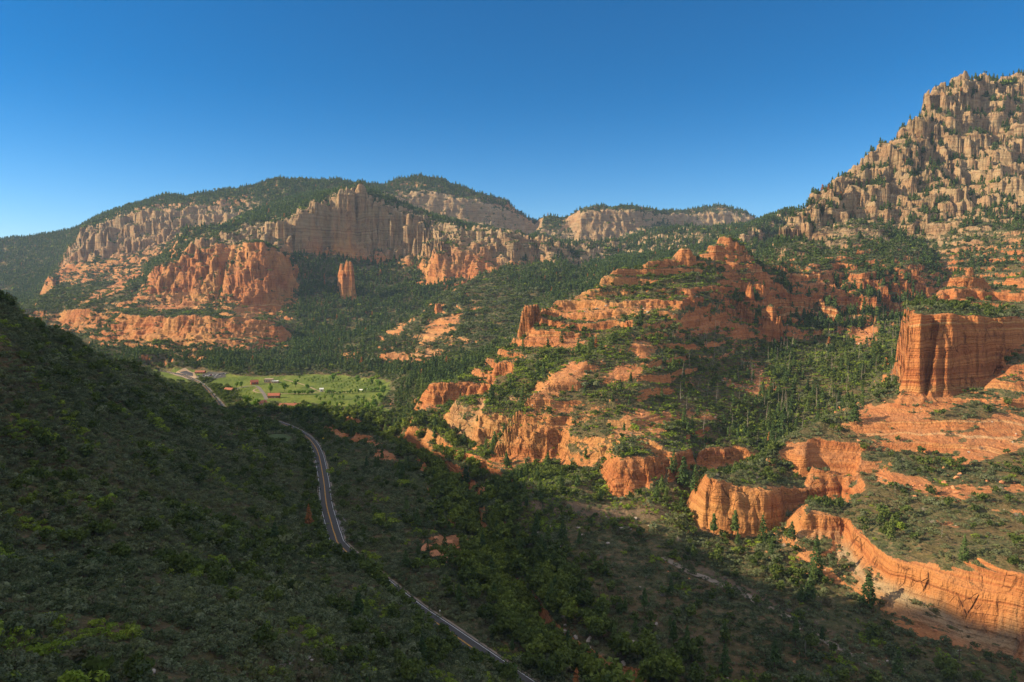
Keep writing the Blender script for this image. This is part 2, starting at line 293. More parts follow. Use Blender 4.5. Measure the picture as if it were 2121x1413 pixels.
# left mesa with buff cliffs
L([(100,585,2350),(150,590,2250),(220,585,2150),(250,590,2100)],rk=.8,te=.6)
L([(100,572,2400),(140,548,2450),(200,542,2400),(240,548,2350),(300,570,2150)],rk=.8,te=.6)
L([(135,545,2520),(150,540,2500),(200,538,2450),(250,525,2450),(300,515,2450),(340,500,2450),(400,480,2450),(450,475,2450)],rk=.9,bf=.6,fl=.5)
L([(150,508,2560),(168,480,2560),(210,465,2540),(250,445,2540),(310,436,2540),(350,440,2540),(400,430,2540),(470,440,2520)],rk=.9,bf=.7,fl=.6)
L([(300,550,2050),(360,520,2050),(420,490,2050)],tr=.3,te=.3)
L([(h,-600,3300,330),(0,497,3300),(75,488,3250),(150,478,3200),(200,449,3100),(260,430,3000),(300,418,2950),(345,402,2900),(390,406,2900),(450,397,2850),(520,387,2800),(575,369,2800),(640,372,2800),(700,373,2800),(750,380,2800),(790,384,2850),(830,370,2900),(870,364,2900),(920,373,2900),(950,390,2850),(1010,402,2850),(1050,415,2850),(1080,440,2850),(1106,462,2850)],tr=.9,rk=.1)
L([(540,430,2500),(600,410,2550),(680,400,2560),(740,400,2560)],tr=.5,bf=1,rk=.3,fl=.1)
L([(830,405,2640),(880,399,2650),(940,411,2660),(1000,420,2690),(1045,432,2730),(1080,455,2780)],rk=.9,bf=.8,te=.6,fl=.25,tr=.1)
L([(840,440,2600),(900,450,2600),(960,458,2610),(1020,462,2640),(1060,480,2680),(1100,495,2740)],rk=.9,bf=.8,te=.6,fl=.25,tr=.1)
L([(850,455,2500),(960,468,2480),(1090,505,2560)],rk=.3,bf=.8,tr=.5)
L([(h,-600,3150,180),(0,560,3000),(60,560,2900),(110,560,2800)],tr=.6)
L([(h,-600,2900,100),(0,615,2700),(60,612,2600),(90,600,2500)],tr=.5)
L([(h,-600,4000,300),(h,0,4000,300),(h,500,4000,350),(h,1100,3700,300)])
# far right mesas
L([(1040,522,1700),(1068,500,1750),(1112,490,1800),(1150,484,1850),(1165,500,1900)],rk=.8,bf=1,fl=.8,tr=.2)
L([(1050,560,1600),(1120,545,1650),(1180,540,1700)],rk=.3,bf=.6,fl=.3,tr=.5)
L([(1120,600,1350),(1180,590,1400),(1260,560,1450),(1330,540,1500)],tr=.9)
L([(1180,560,1700),(1240,540,1800),(1320,530,1850),(1420,520,1700),(1520,500,1600),(1580,500,1500)],tr=.6,rk=.5,bf=1,fl=.6)
L([(1300,500,2050),(1350,480,2100),(1400,472,2100),(1480,470,2050),(1560,470,1950),(1600,450,1900),(1640,436,1900)],tr=.5,rk=.5,bf=1,fl=.5)
L([(1195,500,2570),(1230,508,2550),(1290,488,2570),(1340,470,2620),(1380,462,2780),(1420,476,2880),(1500,474,2890),(1580,470,2900)],rk=.9,bf=.8,fl=.35,tr=.1)
L([(1180,520,2400),(1260,515,2400),(1340,490,2450),(1400,485,2550),(1500,482,2550)],rk=.3,bf=.8,tr=.6)
L([(1108,462,2800),(1125,448,2790),(1150,443,2750),(1165,450,2740),(1200,433,2700),(1228,426,2700),(1270,430,2700),(1300,428,2720),(1340,432,2800),(1365,438,2900),(1420,435,3000),(1455,429,3050),(1500,426,3050),(1535,434,3050),(1562,450,3050),(1640,455,3000)],rk=.4,bf=.6,fl=.1,tr=.6)
L([(1205,440,2610),(1260,434,2610),(1330,437,2680),(1375,443,2830),(1440,442,2930),(1500,436,2940),(1545,442,2950)],rk=.9,bf=.7,fl=.3,te=.4)
L([(1130,520,2350),(1110,490,2500),(1115,475,2650)],rk=.6,bf=.8,fl=.3)
L([(h,1100,3700,330),(h,1560,3900,300),(h,2000,3000,300),(h,2600,3000,300)])
L([(h,1060,3000,350),(h,1110,2950,290)])
# outer rim, far outside the frame
L([(wd,-4500,6000,200),(wd,0,6000,250),(wd,5000,6000,250)])
L([(wd,-3200,3000,150),(wd,-2600,2200,60),(wd,-2600,1600,40)])
L([(wd,1500,600,160),(wd,1700,900,220),(wd,2000,1200,300),(wd,2600,1600,350),(wd,3500,3000,350)])
L([(wd,900,300,60),(wd,800,420,90),(wd,1000,480,130)])
# spires and knobs: px, py of the top, Y, radius m, height m, rock colour (0 red .. 1 buff)
SPIRES = [(908,628,1290,9,30,0),(922,650,1285,12,14,0),(722,540,1640,11,60,0),(729,548,1634,7,90,0),(709,545,1648,9,34,0),(712,560,1636,7,30,0),
 (1095,632,735,8,26,0),(1106,631,740,8,26,0),(1598,632,800,7,32,0),(1612,655,795,5,18,0),(1553,590,830,6,30,0),(1205,905,505,6,20,.2),(1226,905,498,6,20,.2),
 (1178,915,506,4,12,.2),(1247,925,480,3.5,12,.2),(1310,662,690,7,16,.2),(1286,690,662,5,9,.1),(1300,665,688,4,12,.1),(1502,490,905,12,15,1),(1520,500,900,9,16,.8),(1480,507,890,9,12,.8),(1418,514,862,9,9,.5),
 (1060,502,1740,16,25,1),(1045,495,1760,14,20,1),(747,380,1905,10,16,.4),(707,392,1885,8,12,.7),(1997,560,700,10,20,0)]
# image patches of bare rock (centre px, py, half width, half height, tilt deg, value)
PATCH = [(1160,790,60,25,-38,.9),(1250,640,110,22,-6,.8),(1180,640,60,20,-20,.6),(1150,705,65,17,3,.9),(1320,880,70,28,-5,.7),(1170,845,30,12,-20,.9),(1220,860,45,10,-25,.5),(1290,775,40,16,-20,.8),
 (1330,725,25,22,0,.8),(1450,860,50,12,0,.6),(1560,800,60,22,3,.7),(910,680,45,18,-35,.9),(770,820,0.1,0.1,0,0),(820,680,25,12,-30,.8),(930,707,60,8,0,.5),(730,735,35,8,-10,.7),
 (400,700,70,14,8,.7),(470,715,60,9,10,.8),(300,690,60,14,-8,.8),(430,745,80,6,5,.7),(560,715,40,8,0,.7),(520,650,50,14,-15,.7),(370,632,60,10,-10,.8),(230,600,60,10,-25,.9),
 (1720,950,90,30,14,1),(1880,1000,80,16,14,.9),(1880,885,120,36,12,1),(2060,900,70,30,-18,.9),(2040,940,90,12,-15,.8),(1930,830,55,22,5,1),(1990,1020,75,16,-5,.8),(2110,1010,40,14,0,.8),(2100,1060,60,8,5,.5),(1960,1085,30,6,10,.5),
 (930,1125,60,16,5,.8),(945,1085,28,14,10,.8),(920,1150,18,16,0,.8),(795,945,22,12,10,.8),(730,905,70,9,16,.9),(1700,1180,60,10,35,.9),(1950,1320,110,12,14,.9),(205,795,60,16,32,.45),(805,865,16,50,12,.35),
 (1560,760,30,20,0,.5),(1640,700,0.1,.1,0,0),(1790,695,28,30,0,.8),(880,740,40,22,0,.7)]
GREEN = [(1500,630,60,22,0,.8),(1600,640,40,18,0,.7),(1760,640,25,25,0,.6),(1400,585,80,10,-10,.9),(1440,628,50,18,-30,.9),(1330,612,90,8,-8,.8),(1560,652,60,14,10,.9),(1480,572,30,22,0,.9),(1620,600,30,25,0,.9),(1705,650,40,22,0,.9),(1790,612,40,14,0,.8),(1540,570,25,30,0,.7),(1260,600,50,6,-10,.7),(1460,700,60,10,0,.6),(1840,600,20,40,0,.8)]
BARE = [(1200,1055,170,14,5,.8),(1260,1210,60,60,0,.15),(1420,1300,110,70,0,.12),(1560,1230,190,6,26,.8),(1760,480,90,40,-15,.6),(1450,1060,120,20,0,.3)]
# ------------------------------------------------------------------ base surface: triangulated survey
DA, DV = 3.0, 0.004
A0, A1, V0, V1 = -5700.0, 3900.0, math.log(27.0), math.log(6500.0)
NA = int((A1 - A0) / DA) + 1; NV = int((V1 - V0) / DV) + 1
P2, VAL = [], []
for pts, at in LN:
    for i in range(len(pts)):
        a = pts[i]
        if i == len(pts) - 1:
            P2.append((a[0] / 100, math.log(a[1]) * 8)); VAL.append((a[2],) + at); break
        b = pts[i + 1]
        ua, ub = a[0] / 100, b[0] / 100; va, vb = math.log(a[1]) * 8, math.log(b[1]) * 8
        d = math.hypot(ua - ub, va - vb)
        n = max(1, int(d / (0.14 if abs(a[0]) < 1700 and abs(b[0]) < 1700 else 1.0)))
        for k in range(n):
            t = k / n; Y = math.exp((va + (vb - va) * t) / 8)
            s = ((a[2] - CAMZ) / a[1]) * (1 - t) + ((b[2] - CAMZ) / b[1]) * t
            P2.append((ua + (ub - ua) * t, va + (vb - va) * t)); VAL.append((CAMZ + s * Y,) + at)
# frame corners
for (ua, Y, z) in ((A0 / 100 - 1, 21, 900), (A1 / 100 + 1, 21, 60), (A0 / 100 - 1, 6600, 200), (A1 / 100 + 1, 6600, 200),
                   (A0 / 100 - 1, 110, 480), (A0 / 100 - 1, 250, 420), (A0 / 100 - 1, 600, 150), (A1 / 100 + 1, 200, 90), (A1 / 100 + 1, 700, 200), (A1 / 100 + 1, 2500, 350)):
    P2.append((ua, math.log(Y) * 8)); VAL.append((z, 0, 0, 0, 0, .2, 0, 1))
ov, oe, of, vmap, _, _ = geometry.delaunay_2d_cdt([Vector(p) for p in P2], [], [], 0, 1e-4)
VALn = np.array(VAL, np.float32)
vv = np.array([VALn[m[0]] if len(m) else VALn[0] for m in vmap], np.float32)
pu = np.array([(v.x * 100, v.y / 8) for v in ov])
BASE = np.zeros((8, NV, NA), np.float32)
for tri in of:
    (xa, ya), (xb, yb), (xc, yc) = pu[tri[0]], pu[tri[1]], pu[tri[2]]
    i0 = max(0, int((min(xa, xb, xc) - A0) / DA)); i1 = min(NA - 1, int((max(xa, xb, xc) - A0) / DA) + 1)
    j0 = max(0, int((min(ya, yb, yc) - V0) / DV)); j1 = min(NV - 1, int((max(ya, yb, yc) - V0) / DV) + 1)
    if i1 < i0 or j1 < j0: continue
    X, Y = np.meshgrid(A0 + DA * np.arange(i0, i1 + 1), V0 + DV * np.arange(j0, j1 + 1))
    den = (yb - yc) * (xa - xc) + (xc - xb) * (ya - yc)
    if abs(den) < 1e-12: continue
    la = ((yb - yc) * (X - xc) + (xc - xb) * (Y - yc)) / den
    lb = ((yc - ya) * (X - xc) + (xa - xc) * (Y - yc)) / den
    lc = 1 - la - lb
    m = (la >= -1e-5) & (lb >= -1e-5) & (lc >= -1e-5)
    if not m.any(): continue
    sub = BASE[:, j0:j1 + 1, i0:i1 + 1]
    va_, vb_, vc_ = vv[tri[0]], vv[tri[1]], vv[tri[2]]
    for k in range(8):
        sub[k][m] = (la * va_[k] + lb * vb_[k] + lc * vc_[k])[m]
def blur1(a):
    a = a.copy(); a[1:-1] = (a[:-2] + 2 * a[1:-1] + a[2:]) / 4; a[:, 1:-1] = (a[:, :-2] + 2 * a[:, 1:-1] + a[:, 2:]) / 4
    return a
for k in range(8):
    for r in range(1 if k == 0 else 4): BASE[k] = blur1(BASE[k])
def samp(k, A, V):
    fa = np.clip((A - A0) / DA, 0, NA - 1.01); fv = np.clip((V - V0) / DV, 0, NV - 1.01)
    ia = fa.astype(np.int32); iv = fv.astype(np.int32); fa = (fa - ia).astype(np.float32); fv = (fv - iv).astype(np.float32)
    B = BASE[k]
    return (B[iv, ia] * (1 - fa) + B[iv, ia + 1] * fa) * (1 - fv) + (B[iv + 1, ia] * (1 - fa) + B[iv + 1, ia + 1] * fa) * fv
# ------------------------------------------------------------------ grid rows follow the relief
NR = 1500
Yb = np.exp(V0 + DV * np.arange(NV))[:, None]
S = (BASE[0] - CAMZ) / Yb
vis = S >= np.maximum.accumulate(S, axis=0) - 0.012
ds = np.abs(np.diff(S, axis=0, append=S[-1:])) * F
wgt = np.where(vis, np.sqrt(ds ** 2 + 0.25 ** 2) + 0.12, 0.14)
def box(a, n, ax):
    c = np.cumsum(np.concatenate([np.repeat(np.take(a, [0], ax), n + 1, ax), a, np.repeat(np.take(a, [-1], ax), n, ax)], ax), ax, dtype=np.float64)
    m = a.shape[ax]; L_ = 2 * n + 1
    return (np.take(c, range(L_, m + L_), ax) - np.take(c, range(0, m), ax)) / L_
wgt = box(box(box(wgt, 7, 1), 7, 1), 3, 0)
colsA = np.concatenate([np.arange(-5600, -1500, 32), np.arange(-1500, -1120, 8), np.arange(-1120, 1120.1, 2), np.arange(1128, 1500, 8), np.arange(1500, 3880, 32)]).astype(np.float64)
NC = len(colsA)
GV = np.zeros((NR, NC)); vax = V0 + DV * np.arange(NV)
for c in range(NC):
    k = min(NA - 1, int(round((colsA[c] - A0) / DA)))
    cw = np.cumsum(wgt[:, k]); cw = (cw - cw[0]) / (cw[-1] - cw[0])
    GV[:, c] = np.interp(np.linspace(0, 1, NR), cw, vax)
GA = np.repeat(colsA[None], NR, 0)
# ------------------------------------------------------------------ road centre line
def dense(pts, step):
    out = []
    n = len(pts); P = [np.array(p, float) for p in pts]
    for i in range(n - 1):
        p0 = P[max(0, i - 1)]; p1 = P[i]; p2 = P[i + 1]; p3 = P[min(n - 1, i + 2)]
        m = max(1, int(np.linalg.norm(p2 - p1) / step))
        for k in range(m):
            t = k / m
            out.append(0.5 * ((2 * p1) + (-p0 + p2) * t + (2 * p0 - 5 * p1 + 4 * p2 - p3) * t * t + (-p0 + 3 * p1 - 3 * p2 + p3) * t ** 3))
    out.append(P[-1]); return np.array(out)
def gw(px, py, z=0.0):
    A, Y, z = pt(('g', px, py, z)); return (A * Y / F, Y)
ROAD = dense([(60, 150), (35, 195), gw(1080, 1413), gw(935, 1312), gw(838, 1243), gw(711, 1137), gw(694, 1109), gw(686, 1083), gw(676, 1044), gw(670, 993), gw(660, 942), gw(648, 918), gw(630, 901), gw(604, 886), gw(565, 872), gw(515, 862), gw(466, 848), gw(445, 826), gw(425, 803), gw(407, 790), gw(370, 775), gw(300, 765)], 6.0)
def seg_dist(x, y, P):
    d = np.full(x.shape, 1e9, np.float32)
    for i in range(len(P) - 1):
        ax, ay = P[i][:2]; bx, by = P[i + 1][:2]; dx, dy = bx - ax, by - ay
        t = np.clip(((x - ax) * dx + (y - ay) * dy) / (dx * dx + dy * dy), 0, 1)
        d = np.minimum(d, np.hypot(x - ax - t * dx, y - ay - t * dy))
    return d
CREEK = np.array([(p[0] * p[1] / F, p[1], p[2]) for p in [pt(('g',)+q) for q in ((1300,1440,-9),(1235,1413,-9),(1130,1330,-9),(1060,1240,-10),(1010,1180,-10),(985,1110,-11),(960,1040,-12),(930,1000,-12),(880,955,-10),(830,925,-9),(760,900,-8),(700,880,-7),(600,866,-6))]])
CREEK = dense([tuple(c) for c in CREEK], 8.0)
# ------------------------------------------------------------------ detail
def terr(z, S, ph, sharp):
    q = z / S + ph; f = q - np.floor(q)
    gq = np.where(f < sharp, f / sharp * 0.22, 0.22 + 0.78 * sstep(0, 1, (f - sharp) / (1 - sharp)))
    return (np.floor(q) + gq - ph) * S
def gully(X, Y):
    return sstep(.17, .03, np.abs(gnoise((X + .35 * Y) / 75 + .5 * gnoise(X / 60, Y / 60, 78), Y / 330, 77)))
def height(A, V, full=True):
    A = A.astype(np.float64); V = V.astype(np.float64); sh = A.shape; A = A.ravel(); V = V.ravel()
    Y = np.exp(V); X = A * Y / F
    rk = samp(1, A, V); am = samp(7, A, V); fl = samp(3, A, V); te = samp(4, A, V)
    wa = np.minimum(12.0, 0.012 * Y + 1.2) * np.clip(rk * 1.3 + fl + te * .5, 0.15, 1.2) * am
    wx = fbm(X, Y, 70, 5, 11) * wa; wy = fbm(X + 900, Y, 60, 5, 23, .6) * wa * 1.5
    k1, k2, _a, _b, kr = cells(X + wx * .5, Y, 4.6, 72)
    wy = wy + (kr - .5) * np.minimum(3.2, .0055 * Y) * rk * am
    # vertical joints: blocky shifts of the cliff line
    f1, f2, cx, cy, rd = cells(X + wx, Y * 1.0, 11.0, 71)
    wy = wy + (rd - 0.5) * np.minimum(7, 0.008 * Y) * rk * am * (1 - .75 * te)
    X2 = X + wx; Y2 = np.maximum(Y + wy, 15.0)
    w1, w2, _c, _d, wr = cells(X + wx, Y, 46.0, 73)
    wy = wy + (wr - .5) * 36 * np.clip(fl, 0, 1)
    X2 = X + wx; Y2 = np.maximum(Y + wy, 15.0)
    def base(x, y):
        return samp(0, F * x / y, np.log(y))
    z = base(X2, Y2)
    # columns and towers
    m = np.nonzero(fl > 0.03)[0]
    if len(m):
        x = X2[m] + 7 * fbm(X2[m], Y2[m], 34, 2, 501) * 2 + 2.5 * gnoise(X2[m] / 9, Y2[m] / 9, 502); y = Y2[m] + 16 * fbm(X2[m], Y2[m], 40, 2, 503); w = np.clip(fl[m], 0, 1)
        g1, g2, gx, gy, gr_ = cells(x, y, 17.0, 5, 2.1)
        zc = base(gx, np.maximum(gy, 50)) + (gr_ - 0.5) * 12
        za = zc - 11 * g1 ** 2 - 6 * (1 - sstep(0, .10, g2 - g1))
        h1, h2, hx, hy, hr = cells(x, y, 6.5, 6, 1.7)
        q1, q2, qx, qy, qr = cells(hx, hy, 17.0, 5, 2.1)
        zb = base(qx, np.maximum(qy, 50)) + (qr - 0.5) * 12 - 11 * q1 ** 2 + (hr - .5) * 11
        zb = zb - 6 * h1 ** 2 - 4 * (1 - sstep(0, .15, h2 - h1))
        zc2 = 0.35 * za + 0.65 * zb
        zl = z[m] + 9 * (ridged(x, y, 60, 3, 507) - .6)
        lim = np.clip(zc2 - zl, -45, 34)
        z[m] = zl + lim * sstep(0.03, .75, w) * np.where(x > 250, .72, 1)
    ph = fbm(X, Y, 160, 3, 41) * 0.9
    z1 = terr(z, 11.0, ph, .6); z1 = terr(z1, 3.1, ph * 2 + .4 * gnoise(X / 21, Y / 21, 505), .6)
    tw = np.clip(te + rk * 0.35, 0, 1) * am
    z = z + (z1 - z) * tw
    # erosion: gullies on slopes, small bumps
    ga = np.minimum(9, 0.006 * Y + .4) * am
    ga = ga * np.where((A < -250) & (Y < 700) & (z > 8), 1 + 1.6 * sstep(8, 30, z), 1)
    z = z + fbm(X, Y, 55, 4, 61) * ga + fbm(X, Y, 9, 3, 63) * np.minimum(1.6, .3 + Y * .0012) * am
    z = z - gully(X, Y) * np.clip(fl * 1.3, 0, 1) * np.minimum(20, .011 * Y)
    z = z + 16 * fbm(X, Y, 48, 3, 511) * sstep(-430, -520, X) * (Y < 900)  # roughens the unseen ridge crest so its shadow edge is uneven
    # spires and knobs
    for (px, py, Ys, R, H, b) in SPIRES:
        a, yy, zt = pt((px, py, Ys)); xs = a * yy / F
        m = np.nonzero((np.abs(X - xs) < R * 1.7) & (np.abs(Y - yy) < R * 1.7))[0]
        if not len(m): continue
        dx, dy = X[m] - xs, Y[m] - yy
        r = np.hypot(dx, dy) / R * (1 + .25 * gnoise(X[m] / (R * .8), Y[m] / (R * .8), 31) + .2 * gnoise(np.arctan2(dy, dx) * 1.3 + xs, r0 if False else dx * 0, 37))
        zs = zt - H * (0.16 * r ** 2 + 0.84 * sstep(.55, 1.35, r)) + .12 * H * gnoise(X[m] / (R * .5), Y[m] / (R * .5), 33)
        z[m] = np.where(r < 1.4, np.maximum(z[m], zs), z[m])
    # road bed
    m = np.nonzero((Y < 1500) & (np.abs(X) < 700) & (Y > 120))[0]
    if len(m):
        d = seg_dist(X[m], Y[m], ROAD)
        z[m] = z[m] + (0.0 - z[m]) * (1 - sstep(5.8, 10.5, d))
        d = seg_dist(X[m], Y[m], CREEK); zc_ = np.interp(Y[m], CREEK[:, 1], CREEK[:, 2])
        z[m] = z[m] + (zc_ - .4 - z[m]) * (1 - sstep(2.5, 8.0, d))
    return z.reshape(sh).astype(np.float32)
GZ = height(GA, GV)
GY = np.exp(GV); GX = GA * GY / F
def ground(x, y):
    x = np.atleast_1d(np.asarray(x, float)); y = np.atleast_1d(np.asarray(y, float))
    return height(F * x / y, np.log(y))
# ------------------------------------------------------------------ normals, rock mask, image coordinates
def gridnormal():
    P = np.stack([GX, GY, GZ], -1).astype(np.float32)
    du = np.empty_like(P); dv = np.empty_like(P)
    du[:, 1:-1] = P[:, 2:] - P[:, :-2]; du[:, 0] = P[:, 1] - P[:, 0]; du[:, -1] = P[:, -1] - P[:, -2]
    dv[1:-1] = P[2:] - P[:-2]; dv[0] = P[1] - P[0]; dv[-1] = P[-1] - P[-2]
    n = np.cross(du, dv); return n / (np.linalg.norm(n, axis=-1, keepdims=True) + 1e-9)
GN = gridnormal()
T = {k: samp(i, GA, GV) for k, i in (('rk', 1), ('bf', 2), ('fl', 3), ('te', 4), ('tr', 5), ('gr', 6))}
# projected position of every vertex (only used to read the survey patches above)
_d = GY * CP - (GZ - CAMZ) * SP; _u = GY * SP + (GZ - CAMZ) * CP
PXI = CX + F * GX / _d; PYI = CY - F * _u / _d
nz = GN[..., 2]
no1 = fbm(GX, GY, 26, 4, 91); no2 = fbm(GX, GY, 7, 3, 93)
t = 0.60 + 0.33 * T['rk'] - .02 * T['te']
ROCK = sstep(-0.03, 0.07, t - nz + 0.20 * no1 + 0.12 * no2)
ROCK = np.where((GA < -400) & (GY < 700), 0, ROCK)
GLY = gully(GX, GY) * np.clip(T['fl'] * 1.4, 0, 1); ROCK = ROCK * (1 - .8 * GLY * sstep(.35, .6, nz)); T['tr'] = T['tr'] + .6 * GLY
PM = np.zeros_like(ROCK); BR = np.zeros_like(ROCK); GP = np.zeros_like(ROCK)
for lst, M in ((PATCH, PM), (BARE, BR), (GREEN, GP)):
    for (cx, cy, rx, ry, ang, v) in lst:
        c, s_ = math.cos(math.radians(ang)), math.sin(math.radians(ang))
        dx, dy = PXI - cx, PYI - cy
        near = (np.abs(dx) < rx + ry + 10) & (np.abs(dy) < rx + ry + 10)
        if not near.any(): continue
        u = (dx * c + dy * s_)[near] / rx; q = (-dx * s_ + dy * c)[near] / ry
        e = sstep(1.25, .75, np.sqrt(u * u + q * q) + .75 * no1[near] + .5 * no2[near]) * v
        M[near] = np.maximum(M[near], e)
ROCK = np.maximum(ROCK, PM) * (1 - GP * sstep(.22, .42, nz))
RD = np.full(GX.shape, 99.0, np.float32)
m = (GY < 1500) & (GY > 120) & (np.abs(GX) < 700); RD[m] = seg_dist(GX[m], GY[m], ROAD)
ROCK = ROCK * sstep(6, 12, RD)
ROCK[(GY < 760) & (GA < np.interp(GV, np.log(ROAD[4:60, 1]), F * (ROAD[4:60, 0] / ROAD[4:60, 1])))] *= 0.0
ROCK = np.where(T['gr'] > .7, 0, ROCK)
smax = np.maximum.accumulate((GZ - CAMZ) / GY, axis=0)
VIS = (GZ - CAMZ) / GY >= smax - 0.028
# ------------------------------------------------------------------ terrain meshes
REG = np.zeros(GX.shape, np.int8)          # 0 canyon floor
roadA = np.interp(GV, np.log(ROAD[4:, 1]), F * (ROAD[4:, 0] / ROAD[4:, 1]))
REG[(GA < roadA - 20) & (GY < 760) & (GZ > 2)] = 1
REG[(GA < 560 - CX) & (GY < 900) & (GZ > 6)] = 1
shelfY = np.interp(GA, [380, 640, 810, 1100, 3900], [480, 500, 620, 700, 700])
REG[(GA > 380) & (GY > 230) & (GZ > 6) & (GY < shelfY)] = 2
REG[(GA > -190) & (GY > 370) & (GY < 1000) & (GZ > 4) & (REG == 0)] = 3
REG[(GA > 500) & (GY > 860)] = 4
REG[(GY > 1130) & ((GA <= 500) | (GY > 1560)) & (REG != 2)] = 5
REGN = ['canyon_floor', 'hillside', 'rock_shelf', 'rock_ridge', 'mountain', 'mesa_range']
def grid_mesh(name, fm, mat):
    """fm: boolean per quad"""
    j, i = np.nonzero(fm)
    if not len(j): return None
    q = np.stack([j * NC + i, j * NC + i + 1, (j + 1) * NC + i + 1, (j + 1) * NC + i], 1)
    uq, inv = np.unique(q, return_inverse=True); q = inv.reshape(q.shape).astype(np.int32)
    me = bpy.data.meshes.new(name)
    me.vertices.add(len(uq)); me.vertices.foreach_set("co", np.stack([GX.ravel()[uq], GY.ravel()[uq], GZ.ravel()[uq]], 1).astype(np.float32).ravel())
    me.loops.add(q.size); me.loops.foreach_set("vertex_index", q.ravel())
    me.polygons.add(len(q)); me.polygons.foreach_set("loop_start", (np.arange(len(q)) * 4).astype(np.int32))
    me.polygons.foreach_set("use_smooth", np.ones(len(q), bool))
    for nm, arr in (('rock', ROCK), ('buff', T['bf']), ('grass', T['gr']), ('bare', BR)):
        at = me.attributes.new(nm, 'FLOAT', 'POINT'); at.data.foreach_set('value', arr.ravel()[uq].astype(np.float32))
    me.update(); me.materials.append(mat)
    ob = bpy.data.objects.new(name, me); COL.objects.link(ob); ob['kind'] = 'structure'
    return ob

def hit(px, py):
    """where the sight line through a photo point meets the ground"""
    s, dy = sdy(py); A = (px - CX) / dy; Y = np.exp(np.linspace(math.log(60), math.log(3300), 2500))
    zg = height(np.full(Y.shape, A), np.log(Y)); k = np.nonzero(zg >= CAMZ + s * Y)[0]
    k = k[0] if len(k) else 1500
    return A * Y[k] / F, float(Y[k]), float(zg[k])
def where_(px, py):
    if px < 1100 and py > 1250 and px < 1100 - (1413 - py) * 1.0: 
        return 'in the bottom left corner' if px < 330 else ('at the bottom left of the road' if px < 650 else 'on the hump beside the near highway')
    if px < 620 and py > 600 + px * .48: 
        return 'on the upper left hillside' if py < 1000 else ('on the left edge of the hillside' if px < 220 else ('on the middle fold of the hillside' if py < 1130 else 'on the lower hillside'))
    if px < 860 and py > 880: return 'beside the upper highway bend'
    if px < 1250 and py > 1130: return 'along the %s creek %s' % (('upper', 'middle', 'lower')[min(2, int((py - 1130) / 95))], 'beside the road' if px < 1413 - (1413 - py) * 1.55 + (-300 if py > 1300 else -150) else 'on the far bank')
    if px < 1060 and py > 870: return 'near the dark creek gorge'
    if py > 1120 and px < 1700: return 'on the brushy flat by the dirt track'
    if py > 1250: return 'on the flat under the long red cliff'
    if px > 1640 and py > 800: return 'on the red rock shelf'
    if py > 940: return 'at the foot of the sunlit ridge nose'
    if px > 1380 and 600 < py and px < 1890: return 'in the ravine left of the red butte'
    if px > 1560: return 'on the great mountain at right'
    if px < 860 and 740 < py <= 900: return 'around the green field'
    if px < 620 and py > 500: return 'below the left red buttes'
    if px < 900 and py > 500: return 'in the dark forested bowl'
    if px < 1120 and py > 540: return 'on the green spur with the red spire'
    if py > 540: return 'on the stepped central ridge'
    return 'on the distant mesa rim'
